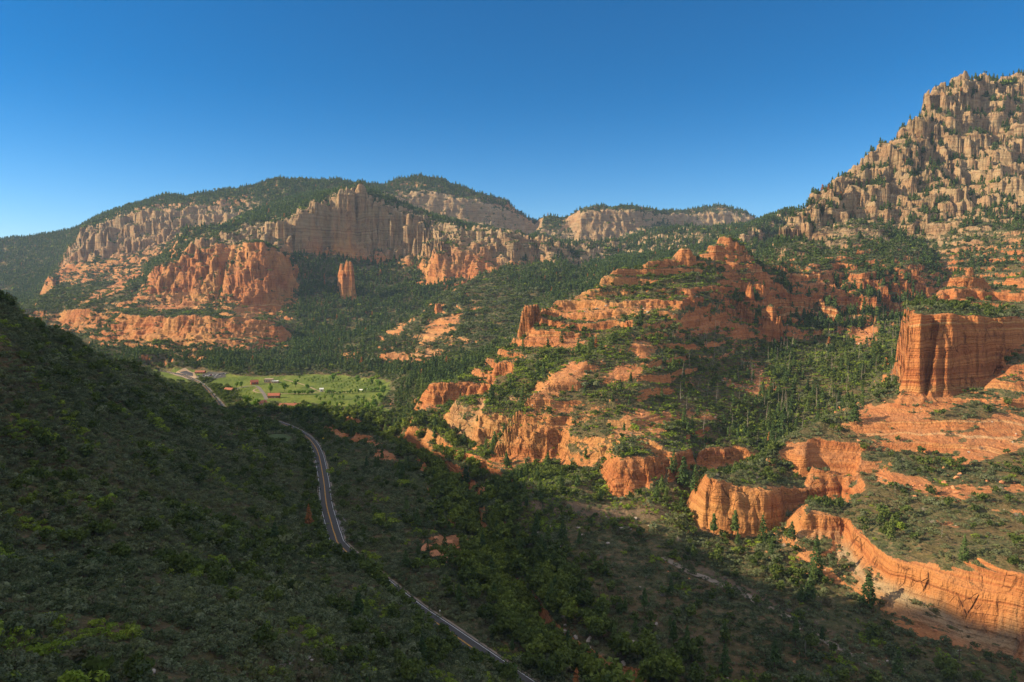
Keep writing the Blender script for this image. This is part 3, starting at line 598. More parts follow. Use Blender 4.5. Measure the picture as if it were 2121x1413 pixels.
# ------------------------------------------------------------------ materials
def newmat(name):
    m = bpy.data.materials.new(name); m.use_nodes = True; m.node_tree.nodes.clear(); return m
class NT:
    def __init__(s, m):
        s.t = m.node_tree; s.n = s.t.nodes; s.l = s.t.links
    def node(s, ty, **k):
        n = s.n.new(ty)
        for a, b in k.items():
            if a.startswith('i_'):
                key = a[2:]; n.inputs[int(key) if key.isdigit() else key.replace('_', ' ')].default_value = b
            else: setattr(n, a, b)
        return n
    def link(s, a, b): s.l.new(a, b)
    def math(s, op, a, b=None, clamp=False):
        n = s.n.new('ShaderNodeMath'); n.operation = op; n.use_clamp = clamp
        for i, v in enumerate((a, b)):
            if v is None: continue
            if isinstance(v, (int, float)): n.inputs[i].default_value = v
            else: s.link(v, n.inputs[i])
        return n.outputs[0]
    def mix(s, f, a, b, bt='MIX'):
        n = s.n.new('ShaderNodeMix'); n.data_type = 'RGBA'; n.blend_type = bt; n.clamp_factor = True
        for i, v in ((0, f), (6, a), (7, b)):
            if isinstance(v, (int, float)): n.inputs[i].default_value = v
            elif isinstance(v, tuple): n.inputs[i].default_value = v + (1,) if len(v) == 3 else v
            else: s.link(v, n.inputs[i])
        return n.outputs[2]
    def noise(s, vec, scale, detail=4, rough=.55, dist=0.0):
        n = s.n.new('ShaderNodeTexNoise'); n.inputs['Scale'].default_value = scale; n.inputs['Detail'].default_value = detail
        n.inputs['Roughness'].default_value = rough; n.inputs['Distortion'].default_value = dist; s.link(vec, n.inputs['Vector']); return n.outputs[0]
    def ramp(s, f, stops, interp='LINEAR'):
        n = s.n.new('ShaderNodeValToRGB'); n.color_ramp.interpolation = interp; e = n.color_ramp.elements
        while len(e) < len(stops): e.new(.5)
        for i, (p, c) in enumerate(stops): e[i].position = p; e[i].color = tuple(c) + (1,)
        s.link(f, n.inputs[0]); return n.outputs[0]
    def mapping(s, vec, sc_):
        n = s.n.new('ShaderNodeMapping'); n.inputs['Scale'].default_value = sc_; s.link(vec, n.inputs[0]); return n.outputs[0]
    def attr(s, name, ty='GEOMETRY'):
        n = s.n.new('ShaderNodeAttribute'); n.attribute_name = name; n.attribute_type = ty; return n
    def out(s, col, rough=.9, bump=None, spec=.15, **k):
        b = s.n.new('ShaderNodeBsdfPrincipled'); o = s.n.new('ShaderNodeOutputMaterial')
        if isinstance(col, tuple): b.inputs['Base Color'].default_value = col + (1,)
        else: s.link(col, b.inputs['Base Color'])
        b.inputs['Roughness'].default_value = rough; b.inputs['Specular IOR Level'].default_value = spec
        for a, v in k.items(): b.inputs[a.replace('_', ' ')].default_value = v
        if bump is not None: s.link(bump, b.inputs['Normal'])
        s.link(b.outputs[0], o.inputs[0]); return b
def terrain_mat():
    m = newmat('canyon_ground'); q = NT(m)
    pos = q.node('ShaderNodeNewGeometry').outputs['Position']
    rock = q.attr('rock').outputs['Fac']; buff = q.ramp(q.attr('buff').outputs['Fac'], [(.25, (0, 0, 0)), (.7, (1, 1, 1))]); grass = q.ramp(q.math('ADD', q.attr('grass').outputs['Fac'], q.math('MULTIPLY', q.math('SUBTRACT', q.noise(pos, .06, 4, .6), .5), .5)), [(.74, (0, 0, 0)), (.86, (1, 1, 1))]); bare = q.attr('bare').outputs['Fac']
    # strata
    warp = q.noise(q.mapping(pos, (.01, .01, .01)), 1.0, 3)
    sep = q.node('ShaderNodeSeparateXYZ'); q.link(pos, sep.inputs[0])
    zz = q.math('ADD', sep.outputs[2], q.math('MULTIPLY', warp, 26.0))
    cmb = q.node('ShaderNodeCombineXYZ'); q.link(q.math('MULTIPLY', sep.outputs[0], .006), cmb.inputs[0]); q.link(q.math('MULTIPLY', sep.outputs[1], .006), cmb.inputs[1]); q.link(zz, cmb.inputs[2])
    st1 = q.noise(cmb.outputs[0], .16, 5, .7); st2 = q.noise(cmb.outputs[0], .9, 3, .6)
    red = q.ramp(st1, [(.30, (.24, .070, .028)), (.42, (.38, .135, .052)), (.50, (.48, .205, .078)), (.57, (.32, .105, .042)), (.63, (.52, .27, .10)), (.67, (.58, .42, .25)), (.71, (.40, .155, .06))])
    bufc = q.ramp(st1, [(.32, (.16, .10, .058)), (.45, (.29, .205, .12)), (.55, (.37, .275, .165)), (.62, (.23, .14, .078)), (.70, (.37, .295, .19))])
    gold = q.noise(pos, .011, 3, .5)
    xr = q.node('ShaderNodeMapRange'); sp0 = q.node('ShaderNodeSeparateXYZ'); q.link(pos, sp0.inputs[0]); q.link(sp0.outputs[0], xr.inputs[0]); xr.inputs[1].default_value = 200; xr.inputs[2].default_value = 110
    red = q.mix(q.math('MULTIPLY', xr.outputs[0], q.ramp(gold, [(.46, (0, 0, 0)), (.60, (.65, .65, .65))])), red, q.mix(st1, (.40, .20, .07), (.60, .37, .15)))
    base = q.mix(buff, red, bufc)
    blotch = q.noise(pos, .05, 5, .6)
    base = q.mix(q.math('MULTIPLY', q.ramp(blotch, [(.42, (0, 0, 0)), (.62, (1, 1, 1))]), .35), base, q.mix(buff, (.54, .22, .085), (.42, .20, .10)))
    stain = q.noise(q.mapping(pos, (.35, .35, .03)), 1.0, 4, .65)
    sm = q.ramp(stain, [(.50, (0, 0, 0)), (.66, (1, 1, 1))])
    base = q.mix(q.math('MULTIPLY', q.math('MULTIPLY', sm, q.ramp(blotch, [(.44, (0, 0, 0)), (.58, (1, 1, 1))])), .55), base, q.mix(buff, (.12, .045, .028), (.16, .105, .072)))
    base = q.mix(q.math('MULTIPLY', q.ramp(st2, [(.35, (1, 1, 1)), (.48, (0, 0, 0))]), .30), base, q.mix(buff, (.20, .06, .03), (.25, .16, .09)))
    # joints and fractures
    vn = q.node('ShaderNodeTexVoronoi', feature='DISTANCE_TO_EDGE'); q.link(q.mapping(q.mix(.12, pos, q.node('ShaderNodeTexNoise', i_Scale=.15).outputs[1], 'ADD'), (.085, .085, .035)), vn.inputs['Vector']); vn.inputs['Scale'].default_value = 1.0
    vn2 = q.node('ShaderNodeTexVoronoi', feature='DISTANCE_TO_EDGE'); q.link(q.mapping(pos, (.3, .3, .17)), vn2.inputs['Vector']); vn2.inputs['Scale'].default_value = 1.0
    crk = q.math('MULTIPLY', q.ramp(vn.outputs[0], [(0, (0, 0, 0)), (.035, (1, 1, 1))]), q.ramp(vn2.outputs[0], [(0, (.5, .5, .5)), (.05, (1, 1, 1))]))
    gnn = q.node('ShaderNodeSeparateXYZ'); q.link(q.node('ShaderNodeNewGeometry').outputs['Normal'], gnn.inputs[0])
    cmask = q.math('MULTIPLY', q.ramp(gnn.outputs[2], [(.45, (1, 1, 1)), (.68, (0, 0, 0))]), q.ramp(q.noise(pos, .06, 3, .6), [(.47, (0, 0, 0)), (.60, (1, 1, 1))]))
    crk = q.math('SUBTRACT', 1.0, q.math('MULTIPLY', q.math('SUBTRACT', 1.0, crk), cmask))
    base = q.mix(q.math('MULTIPLY', q.math('SUBTRACT', 1.0, crk), .55), base, q.mix(buff, (.10, .036, .022), (.12, .08, .05)))
    # bleached, dusty tops
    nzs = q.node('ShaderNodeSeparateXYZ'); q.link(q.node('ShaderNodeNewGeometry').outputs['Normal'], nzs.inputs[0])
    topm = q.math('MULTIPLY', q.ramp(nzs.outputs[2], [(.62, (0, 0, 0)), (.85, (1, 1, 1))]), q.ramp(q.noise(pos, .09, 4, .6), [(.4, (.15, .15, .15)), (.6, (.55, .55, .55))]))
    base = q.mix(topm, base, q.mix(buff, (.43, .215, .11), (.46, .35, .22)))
    # soil under the brush
    n3 = q.noise(pos, .35, 5, .65); n4 = q.noise(pos, .03, 4, .55)
    soil = q.ramp(n3, [(.30, (.05, .058, .026)), (.46, (.09, .098, .045)), (.58, (.14, .125, .065)), (.70, (.26, .15, .085))])
    soil = q.mix(q.ramp(n4, [(.40, (0, 0, 0)), (.65, (.5, .5, .5))]), soil, (.17, .085, .042))
    soil = q.mix(bare, soil, q.mix(n3, (.13, .095, .065), (.25, .165, .11)))
    gcol = q.ramp(q.noise(q.mapping(pos, (.03, .012, .03)), 1.0, 4, .6), [(.35, (.08, .12, .025)), (.48, (.125, .17, .035)), (.60, (.20, .23, .05)), (.72, (.30, .27, .08))])
    gcol = q.mix(.35, gcol, q.ramp(n3, [(.3, (.05, .09, .015)), (.7, (.19, .24, .05))]))
    soil = q.mix(grass, soil, gcol)
    # crisp edge between rock and soil
    e = q.math('ADD', rock, q.math('MULTIPLY', q.math('SUBTRACT', q.noise(pos, .25, 5, .7), .5), 1.1))
    rf = q.ramp(e, [(.44, (0, 0, 0)), (.56, (1, 1, 1))])
    col = q.mix(rf, soil, base)
    # relief
    cr = q.noise(q.mapping(pos, (.22, .22, .05)), 1.0, 6, .62)
    bmp = q.math('ADD', q.math('MULTIPLY', st1, 2.2), q.math('ADD', q.math('ADD', q.math('MULTIPLY', crk, 1.6), q.math('MULTIPLY', st2, 1.2)), q.math('ADD', q.math('MULTIPLY', cr, 2.4), q.math('MULTIPLY', q.noise(pos, .8, 5, .65), .8))))
    bn = q.node('ShaderNodeBump'); bn.inputs['Strength'].default_value = .85; bn.inputs['Distance'].default_value = 2.2
    q.link(bmp, bn.inputs['Height'])
    q.out(col, .92, bn.outputs[0], .1)
    return m
TM = terrain_mat()
# quads: skip nothing inside; region by the quad's first corner
qr = REG[:-1, :-1]
for r in range(6):
    grid_mesh(REGN[r], qr == r, TM)
# ------------------------------------------------------------------ plants: prototypes
rng = np.random.default_rng(7)
def quads_mesh(name, Q, mats, mi=None, extra=None):
    """Q (n,4,3); extra = (verts, faces, material index) appended"""
    n = len(Q); V = Q.reshape(-1, 3).tolist(); Fc = [(4 * i, 4 * i + 1, 4 * i + 2, 4 * i + 3) for i in range(n)]
    MI = [0] * n
    if extra:
        for (v, f, k) in extra:
            o = len(V); V += [tuple(p) for p in v]; Fc += [tuple(o + a for a in ff) for ff in f]; MI += [k] * len(f)
    me = bpy.data.meshes.new(name); me.from_pydata(V, [], Fc)
    for m in mats: me.materials.append(m)
    me.polygons.foreach_set('material_index', MI); me.update(); return me
def leaf_quads(C, N, size, r, jitter=.6):
    """small bent leaf sprays at C facing N +- jitter"""
    n = len(C); N = N + r.normal(0, jitter, (n, 3)); N /= np.linalg.norm(N, axis=1, keepdims=True) + 1e-9
    t = np.cross(N, r.normal(0, 1, (n, 3))); t /= np.linalg.norm(t, axis=1, keepdims=True) + 1e-9; b = np.cross(N, t)
    s = (size * r.uniform(.6, 1.4, (n, 1))); a = s * r.uniform(.5, .9, (n, 1))
    return np.stack([C - t * s, C - b * a, C + t * s, C + b * a], 1)
def tube(p0, p1, r0, r1, k=5):
    p0, p1 = Vector(p0), Vector(p1); d = (p1 - p0).normalized(); u = d.orthogonal().normalized(); w_ = d.cross(u)
    V = []
    for (p, r) in ((p0, r0), (p1, r1)):
        for i in range(k):
            a = 2 * math.pi * i / k; V.append(tuple(p + (u * math.cos(a) + w_ * math.sin(a)) * r))
    return V, [(i, (i + 1) % k, k + (i + 1) % k, k + i) for i in range(k)]
def leafmat(name, stops, rough=.75, gain=2.0):
    m = newmat(name); q = NT(m); a = q.attr('tint', 'INSTANCER')
    col = q.ramp(a.outputs['Fac'], [(p, tuple(min(.34, v * gain * t_) for v, t_ in zip(c, (1.0, 1.0, .95)))) for (p, c) in stops])
    pos = q.node('ShaderNodeNewGeometry').outputs['Position']
    nn = q.noise(pos, 1.3, 2, .6)
    col = q.mix(1.0, col, q.ramp(nn, [(.3, (.62, .62, .62)), (.7, (1.3, 1.28, 1.1))]), 'MULTIPLY')
    b = q.out(col, rough, None, .12)
    tr = q.node('ShaderNodeBsdfTranslucent'); q.link(q.mix(1.0, col, (1.1, 1.25, .5), 'MULTIPLY'), tr.inputs[0])
    mx = q.node('ShaderNodeMixShader'); mx.inputs[0].default_value = .3
    o = [n for n in q.n if n.type == 'OUTPUT_MATERIAL'][0]
    q.link(b.outputs[0], mx.inputs[1]); q.link(tr.outputs[0], mx.inputs[2]); q.link(mx.outputs[0], o.inputs[0])
    return m
M_SHRUB = leafmat('chaparral_leaves', [(0, (.034, .048, .027)), (.25, (.054, .068, .040)), (.5, (.088, .102, .070)), (.68, (.080, .092, .046)), (.80, (.075, .066, .050)), (.89, (.050, .048, .034)), (.93, (.09, .13, .02)), (1, (.14, .17, .03))])
M_OAK = leafmat('oak_leaves', [(0, (.036, .055, .018)), (.4, (.055, .078, .024)), (.75, (.075, .10, .028)), (1, (.11, .14, .03))], gain=1.5)
M_PINE = leafmat('conifer_needles', [(0, (.020, .038, .016)), (.5, (.036, .060, .022)), (.9, (.060, .085, .028)), (.93, (.20, .07, .03)), (1, (.20, .07, .03))])
M_CROP = leafmat('orchard_leaves', [(0, (.06, .11, .02)), (1, (.14, .20, .035))])
def plainmat(name, c, rough=.9, spec=.2, nscale=1.0, var=.25, metal=0.0):
    m = newmat(name); q = NT(m); tc = q.node('ShaderNodeTexCoord').outputs['Object']
    n = q.noise(tc, nscale, 4, .6)
    col = q.mix(n, tuple(v * (1 - var) for v in c), tuple(min(1, v * (1 + var)) for v in c))
    q.out(col, rough, None, spec, Metallic=metal); return m
M_BARK = plainmat('bark', (.10, .065, .045), nscale=6)
M_SNAG = plainmat('dead_wood', (.27, .235, .20), nscale=2)
M_CHAR = plainmat('charred_wood', (.035, .028, .025), nscale=3)
def dome_pts(n, r, lob=5, flat=.75, seed=0):
    rr = np.random.default_rng(seed)
    L_ = rr.normal(0, .48, (lob, 3)); L_[:, 2] = np.abs(L_[:, 2]) * .6 + .35; R_ = rr.uniform(.34, .6, lob)
    k = rr.integers(0, lob, n); d = rr.normal(0, 1, (n, 3)); d /= np.linalg.norm(d, axis=1, keepdims=True)
    d[:, 2] = np.where(d[:, 2] < -.3, -d[:, 2], d[:, 2])
    C = L_[k] + d * R_[k][:, None] * rr.uniform(.75, 1.08, (n, 1)); C[:, 2] = np.maximum(C[:, 2], .04) * flat
    return C, d
def shrub_mesh(name, n, mat, seed, lob=5, size=.17):
    rr = np.random.default_rng(seed); C, d = dome_pts(n, 1, lob, .85, seed)
    Q = leaf_quads(C, d, size, rr, .55)
    ex = [tube((0, 0, -.25), (rr.uniform(-.5, .5), rr.uniform(-.5, .5), .5), .05, .02, 4) + (1,) for _ in range(3)]
    return quads_mesh(name, Q, [mat, M_BARK], extra=ex)
SHRUB = [shrub_mesh('shrub', 250, M_SHRUB, 3 + i, 4 + i, .125) for i in range(3)]
SHRUB_FAR = [shrub_mesh('shrub', 90, M_SHRUB, 13 + i, 4, .21) for i in range(2)]
OAK_FAR = shrub_mesh('oak', 80, M_OAK, 23, 5, .25)
def conifer_crown(name, n, seed, slim=.19, size=.035, base=.12, gap=.0):
    rr = np.random.default_rng(seed); t = base + (1 - base) * (1 - np.sqrt(rr.uniform(0, 1, n)) ** 1.15)
    lay = np.round(t * 16) / 16 + rr.normal(0, .008, n); t = np.clip(.35 * t + .65 * lay, base, .995)
    a = rr.uniform(0, 2 * math.pi, n)
    R = slim * (1.02 - t) ** .85 * (1 + .28 * np.sin(a * 3 + t * 23) + rr.normal(0, .12, n)) * np.where(t < base + .08, .7, 1)
    f = rr.uniform(.35, 1, n) ** .6
    C = np.stack([np.cos(a) * R * f, np.sin(a) * R * f, t - R * f * .35], 1)
    N = np.stack([np.cos(a) * .6, np.sin(a) * .6, np.full(n, .7)], 1)
    return quads_mesh(name, leaf_quads(C, N, size, rr, .4), [M_PINE])
def trunk_mesh(name, hgt, r0, mat=None, k=6):
    V, Fc = tube((0, 0, -.04), (0.004, 0, hgt * .55), r0, r0 * .6, k); V2, F2 = tube((0.004, 0, hgt * .55), (0, .004, hgt), r0 * .6, r0 * .12, k)
    me = bpy.data.meshes.new(name); me.from_pydata(V + V2, [], Fc + [tuple(a + len(V) for a in f) for f in F2]); me.materials.append(mat or M_BARK); return me
CON = [(conifer_crown('crown', 460, 31, .23), trunk_mesh('trunk', .95, .012)), (conifer_crown('crown', 420, 32, .28, .042, .2), trunk_mesh('trunk', .93, .014)),
       (conifer_crown('crown', 330, 33, .20, .045, .35), trunk_mesh('trunk', .93, .013))]
def join_far(name, crown, trunk):
    bm = bmesh.new(); bm.from_mesh(crown); n0 = len(bm.faces); bm.from_mesh(trunk)
    bm.faces.ensure_lookup_table()
    for f in bm.faces[n0:]: f.material_index = 1
    me = bpy.data.meshes.new(name); bm.to_mesh(me); bm.free(); me.materials.append(M_PINE); me.materials.append(M_BARK); return me
CON_FAR = [join_far('conifer', conifer_crown('c', 120, 41, .26, .08), trunk_mesh('t', .9, .012, k=4)), join_far('conifer', conifer_crown('c', 100, 42, .21, .08, .2), trunk_mesh('t', .9, .012, k=4))]
def broad_crown(name, n, seed, mat, size=.07):
    rr = np.random.default_rng(seed); lob = 9
    L_ = rr.normal(0, .17, (lob, 3)); L_[:, 2] = rr.uniform(.42, .82, lob); R_ = rr.uniform(.13, .24, lob)
    k = rr.integers(0, lob, n); d = rr.normal(0, 1, (n, 3)); d /= np.linalg.norm(d, axis=1, keepdims=True)
    return quads_mesh(name, leaf_quads(L_[k] + d * R_[k][:, None] * rr.uniform(.6, 1.06, (n, 1)), d, size, rr, .5), [mat])
BROAD = [(broad_crown('crown', 380, 51, M_OAK), trunk_mesh('trunk', .6, .022)), (broad_crown('crown', 330, 52, M_OAK), trunk_mesh('trunk', .55, .02))]
APPLE = (broad_crown('crown', 160, 53, M_CROP, .10), trunk_mesh('trunk', .55, .03))
BROAD_FAR = None
def snag_meshes(seed, mat):
    rr = random.Random(seed); V, Fc = [], []
    def add(t):
        o = len(V); V.extend(t[0]); Fc.extend([tuple(a + o for a in f) for f in t[1]])
    p = Vector((0, 0, -.03)); r = .017
    for k in range(5):
        q_ = p + Vector((rr.uniform(-.012, .012), rr.uniform(-.012, .012), .205)); add(tube(p, q_, r, r * .72, 6)); p = q_; r *= .72
    tm = bpy.data.meshes.new('trunk'); tm.from_pydata(V, [], Fc); tm.materials.append(mat); V, Fc = [], []
    for k in range(20):
        z = .25 + .72 * k / 20; a = rr.uniform(0, 6.28); L_ = rr.uniform(.5, 1) * .17 * (1.1 - z)
        o = Vector((0, 0, z)); e = o + Vector((math.cos(a) * L_, math.sin(a) * L_, L_ * rr.uniform(-.25, .5))); add(tube(o, e, .0045, .0015, 4))
        if k % 2: 
            md = o.lerp(e, .6); add(tube(md, md + Vector((rr.uniform(-.03, .03), rr.uniform(-.03, .03), rr.uniform(-.01, .04))), .0025, .001, 3))
    bmh = bpy.data.meshes.new('branches'); bmh.from_pydata(V, [], Fc); bmh.materials.append(mat)
    return tm, bmh
SNAGS = [snag_meshes(i, M_SNAG) for i in range(3)] + [snag_meshes(9, M_CHAR)]
def dead_shrub_mesh(seed):
    rr = random.Random(seed); V, Fc = [], []
    for k in range(34):
        a = rr.uniform(0, 6.28); el = rr.uniform(.35, 1.4); L_ = rr.uniform(.5, 1.0); e = Vector((math.cos(a) * math.cos(el), math.sin(a) * math.cos(el), math.sin(el))) * L_
        for (t_) in (tube((0, 0, 0), e, .022, .008, 3), tube(e * .55, e * .55 + Vector((rr.uniform(-.3, .3), rr.uniform(-.3, .3), rr.uniform(0, .35))), .012, .005, 3)):
            o = len(V); V.extend(t_[0]); Fc.extend([tuple(q + o for q in f) for f in t_[1]])
    me = bpy.data.meshes.new('dead_shrub'); me.from_pydata(V, [], Fc); me.materials.append(M_SNAG); return me
DEADSHRUB = [dead_shrub_mesh(k) for k in range(2)]
# ------------------------------------------------------------------ scattering on the ground mesh
cY = GY[:-1, :-1]
dxw = np.hypot(np.diff(GX, axis=1)[:-1], np.diff(GY, axis=1)[:-1]); dyw = np.abs(np.diff(GY, axis=0)[:, :-1])
AREA = dxw * dyw
inview = (np.abs(GA) < 1180)[:-1, :-1]
VISQ = (VIS[:-1, :-1] | VIS[1:, 1:]) & inview & (GY[:-1, :-1] > 60)
RQ, NZ = ROCK[:-1, :-1], GN[:-1, :-1, 2]
gAq, gXq, gZq, gPX, gPY = GA[:-1, :-1], GX[:-1, :-1], GZ[:-1, :-1], PXI[:-1, :-1], PYI[:-1, :-1]
CD = np.full(GX.shape, 99.0, np.float32); mk = (GY < 900) & (GY > 120) & (np.abs(GX) < 500); CD[mk] = seg_dist(GX[mk], GY[mk], CREEK); CDQ = CD[:-1, :-1]
RDQ = RD[:-1, :-1]; GRQ = T['gr'][:-1, :-1]; TRQ = np.clip(T['tr'][:-1, :-1], 0, 1); BRQ = BR[:-1, :-1]
cl1 = fbm(gXq, cY, 45, 3, 301); cl2 = fbm(gXq, cY, 14, 3, 302)
PARK = [(440, 777, 36, 9), (375, 774, 44, 8), (527, 790, 14, 9), (562, 788, 26, 9), (569, 818, 18, 9), (600, 838, 26, 10), (545, 837, 14, 8), (576, 846, 16, 7), (415, 768, 14, 7), (520, 828, 12, 9), (590, 815, 20, 6), (560, 823, 26, 5), (658, 808, 10, 6), (750, 810, 24, 5)]
CLEAR = np.zeros(cY.shape, bool)
for (cx, cy, rx, ry) in PARK:
    CLEAR |= (((gPX - cx) / rx) ** 2 + ((gPY - cy) / ry) ** 2 < 1) & (cY > 600) & (cY < 1400)
CLEAR |= (RDQ < 5.6)
lawn = ((gPX - 575) / 32) ** 2 + ((gPY - 909) / 10) ** 2 < 1
okq = VISQ & ~CLEAR & ~lawn
def scatter(dens, seed):
    """dens per m2 -> i, j, u, v arrays"""
    r = np.random.default_rng(seed); lam = (dens * AREA * okq).ravel().astype(np.float64)
    cs = np.cumsum(lam); n = r.poisson(cs[-1]); k = np.searchsorted(cs, r.uniform(0, cs[-1], n)); k = np.minimum(k, lam.size - 1)
    j, i = np.divmod(k, NC - 1); u, v = r.uniform(0, 1, n), r.uniform(0, 1, n)
    def bl(G): return (G[j, i] * (1 - u) + G[j, i + 1] * u) * (1 - v) + (G[j + 1, i] * (1 - u) + G[j + 1, i + 1] * u) * v
    return np.stack([bl(GX), bl(GY), bl(GZ)], 1), j, i, r
def points_obj(name, P, S_, R_, Tn, protos, label, cat, lean=None):
    """stuff: instances of a few prototypes on a cloud of points"""
    r = np.random.default_rng(5); n = len(P)
    me = bpy.data.meshes.new(name); me.vertices.add(n); me.vertices.foreach_set('co', P.astype(np.float32).ravel())
    for nm, arr in (('psize', S_), ('pturn', R_), ('tint', Tn), ('pick', r.integers(0, len(protos), n).astype(np.float32))):
        at = me.attributes.new(nm, 'FLOAT', 'POINT'); at.data.foreach_set('value', np.asarray(arr, np.float32))
    ob = bpy.data.objects.new(name, me); COL.objects.link(ob)
    ng = bpy.data.node_groups.new(name + '_scatter', 'GeometryNodeTree')
    ng.interface.new_socket('Geometry', in_out='INPUT', socket_type='NodeSocketGeometry'); ng.interface.new_socket('Geometry', in_out='OUTPUT', socket_type='NodeSocketGeometry')
    N_, K = ng.nodes, ng.links; gi = N_.new('NodeGroupInput'); go = N_.new('NodeGroupOutput'); jn = N_.new('GeometryNodeJoinGeometry')
    def na(nm):
        a = N_.new('GeometryNodeInputNamedAttribute'); a.data_type = 'FLOAT'; a.inputs['Name'].default_value = nm; return a.outputs['Attribute']
    cmb = N_.new('ShaderNodeCombineXYZ'); K.new(na('pturn'), cmb.inputs[2])
    for k, pm in enumerate(protos):
        po = bpy.data.objects.new('plant_shape', pm)
        oi = N_.new('GeometryNodeObjectInfo'); oi.inputs['Object'].default_value = po; oi.inputs['As Instance'].default_value = True
        io = N_.new('GeometryNodeInstanceOnPoints'); cp = N_.new('FunctionNodeCompare'); cp.data_type = 'FLOAT'; cp.operation = 'EQUAL'; cp.inputs['B'].default_value = float(k); cp.inputs['Epsilon'].default_value = .1
        K.new(na('pick'), cp.inputs['A']); K.new(cp.outputs[0], io.inputs['Selection']); K.new(gi.outputs[0], io.inputs['Points']); K.new(oi.outputs['Geometry'], io.inputs['Instance'])
        K.new(cmb.outputs[0], io.inputs['Rotation']); K.new(na('psize'), io.inputs['Scale']); K.new(io.outputs[0], jn.inputs[0])
    K.new(jn.outputs[0], go.inputs[0])
    md = ob.modifiers.new('scatter', 'NODES'); md.node_group = ng
    ob['kind'] = 'stuff'; ob['label'] = label; ob['category'] = cat
    return ob
def place(name, parts, loc, rz, size, tint, label, cat, group):
    """one plant: a mesh, or an Empty with trunk and crown"""
    sx = size if isinstance(size, tuple) else (size, size, size)
    if len(parts) == 1:
        o = bpy.data.objects.new(name, parts[0][1]); COL.objects.link(o); o.location = loc; o.rotation_euler = (0, 0, rz); o.scale = sx; o['tint'] = float(tint)
    else:
        o = bpy.data.objects.new(name, None); COL.objects.link(o); o.location = loc; o.rotation_euler = (0, 0, rz); o.scale = sx; o.empty_display_size = .1
        for (pn, me) in parts:
            c = bpy.data.objects.new(pn, me); COL.objects.link(c); c.parent = o; c['tint'] = float(tint)
    o['label'] = label; o['category'] = cat
    if group: o['group'] = group
    return o
def top_n(P, S_, n):
    a = S_ / np.maximum(P[:, 1], 30); d = P[:, 1] * CP - (P[:, 2] - CAMZ) * SP
    px = CX + F * P[:, 0] / d; py = CY - F * (P[:, 1] * SP + (P[:, 2] - CAMZ) * CP) / d
    a = np.where((px > -10) & (px < 2130) & (py > 0) & (py < 1425), a, 0)
    sel = np.zeros(len(P), bool); sel[np.argsort(-a)[:n]] = True; return sel, px, py
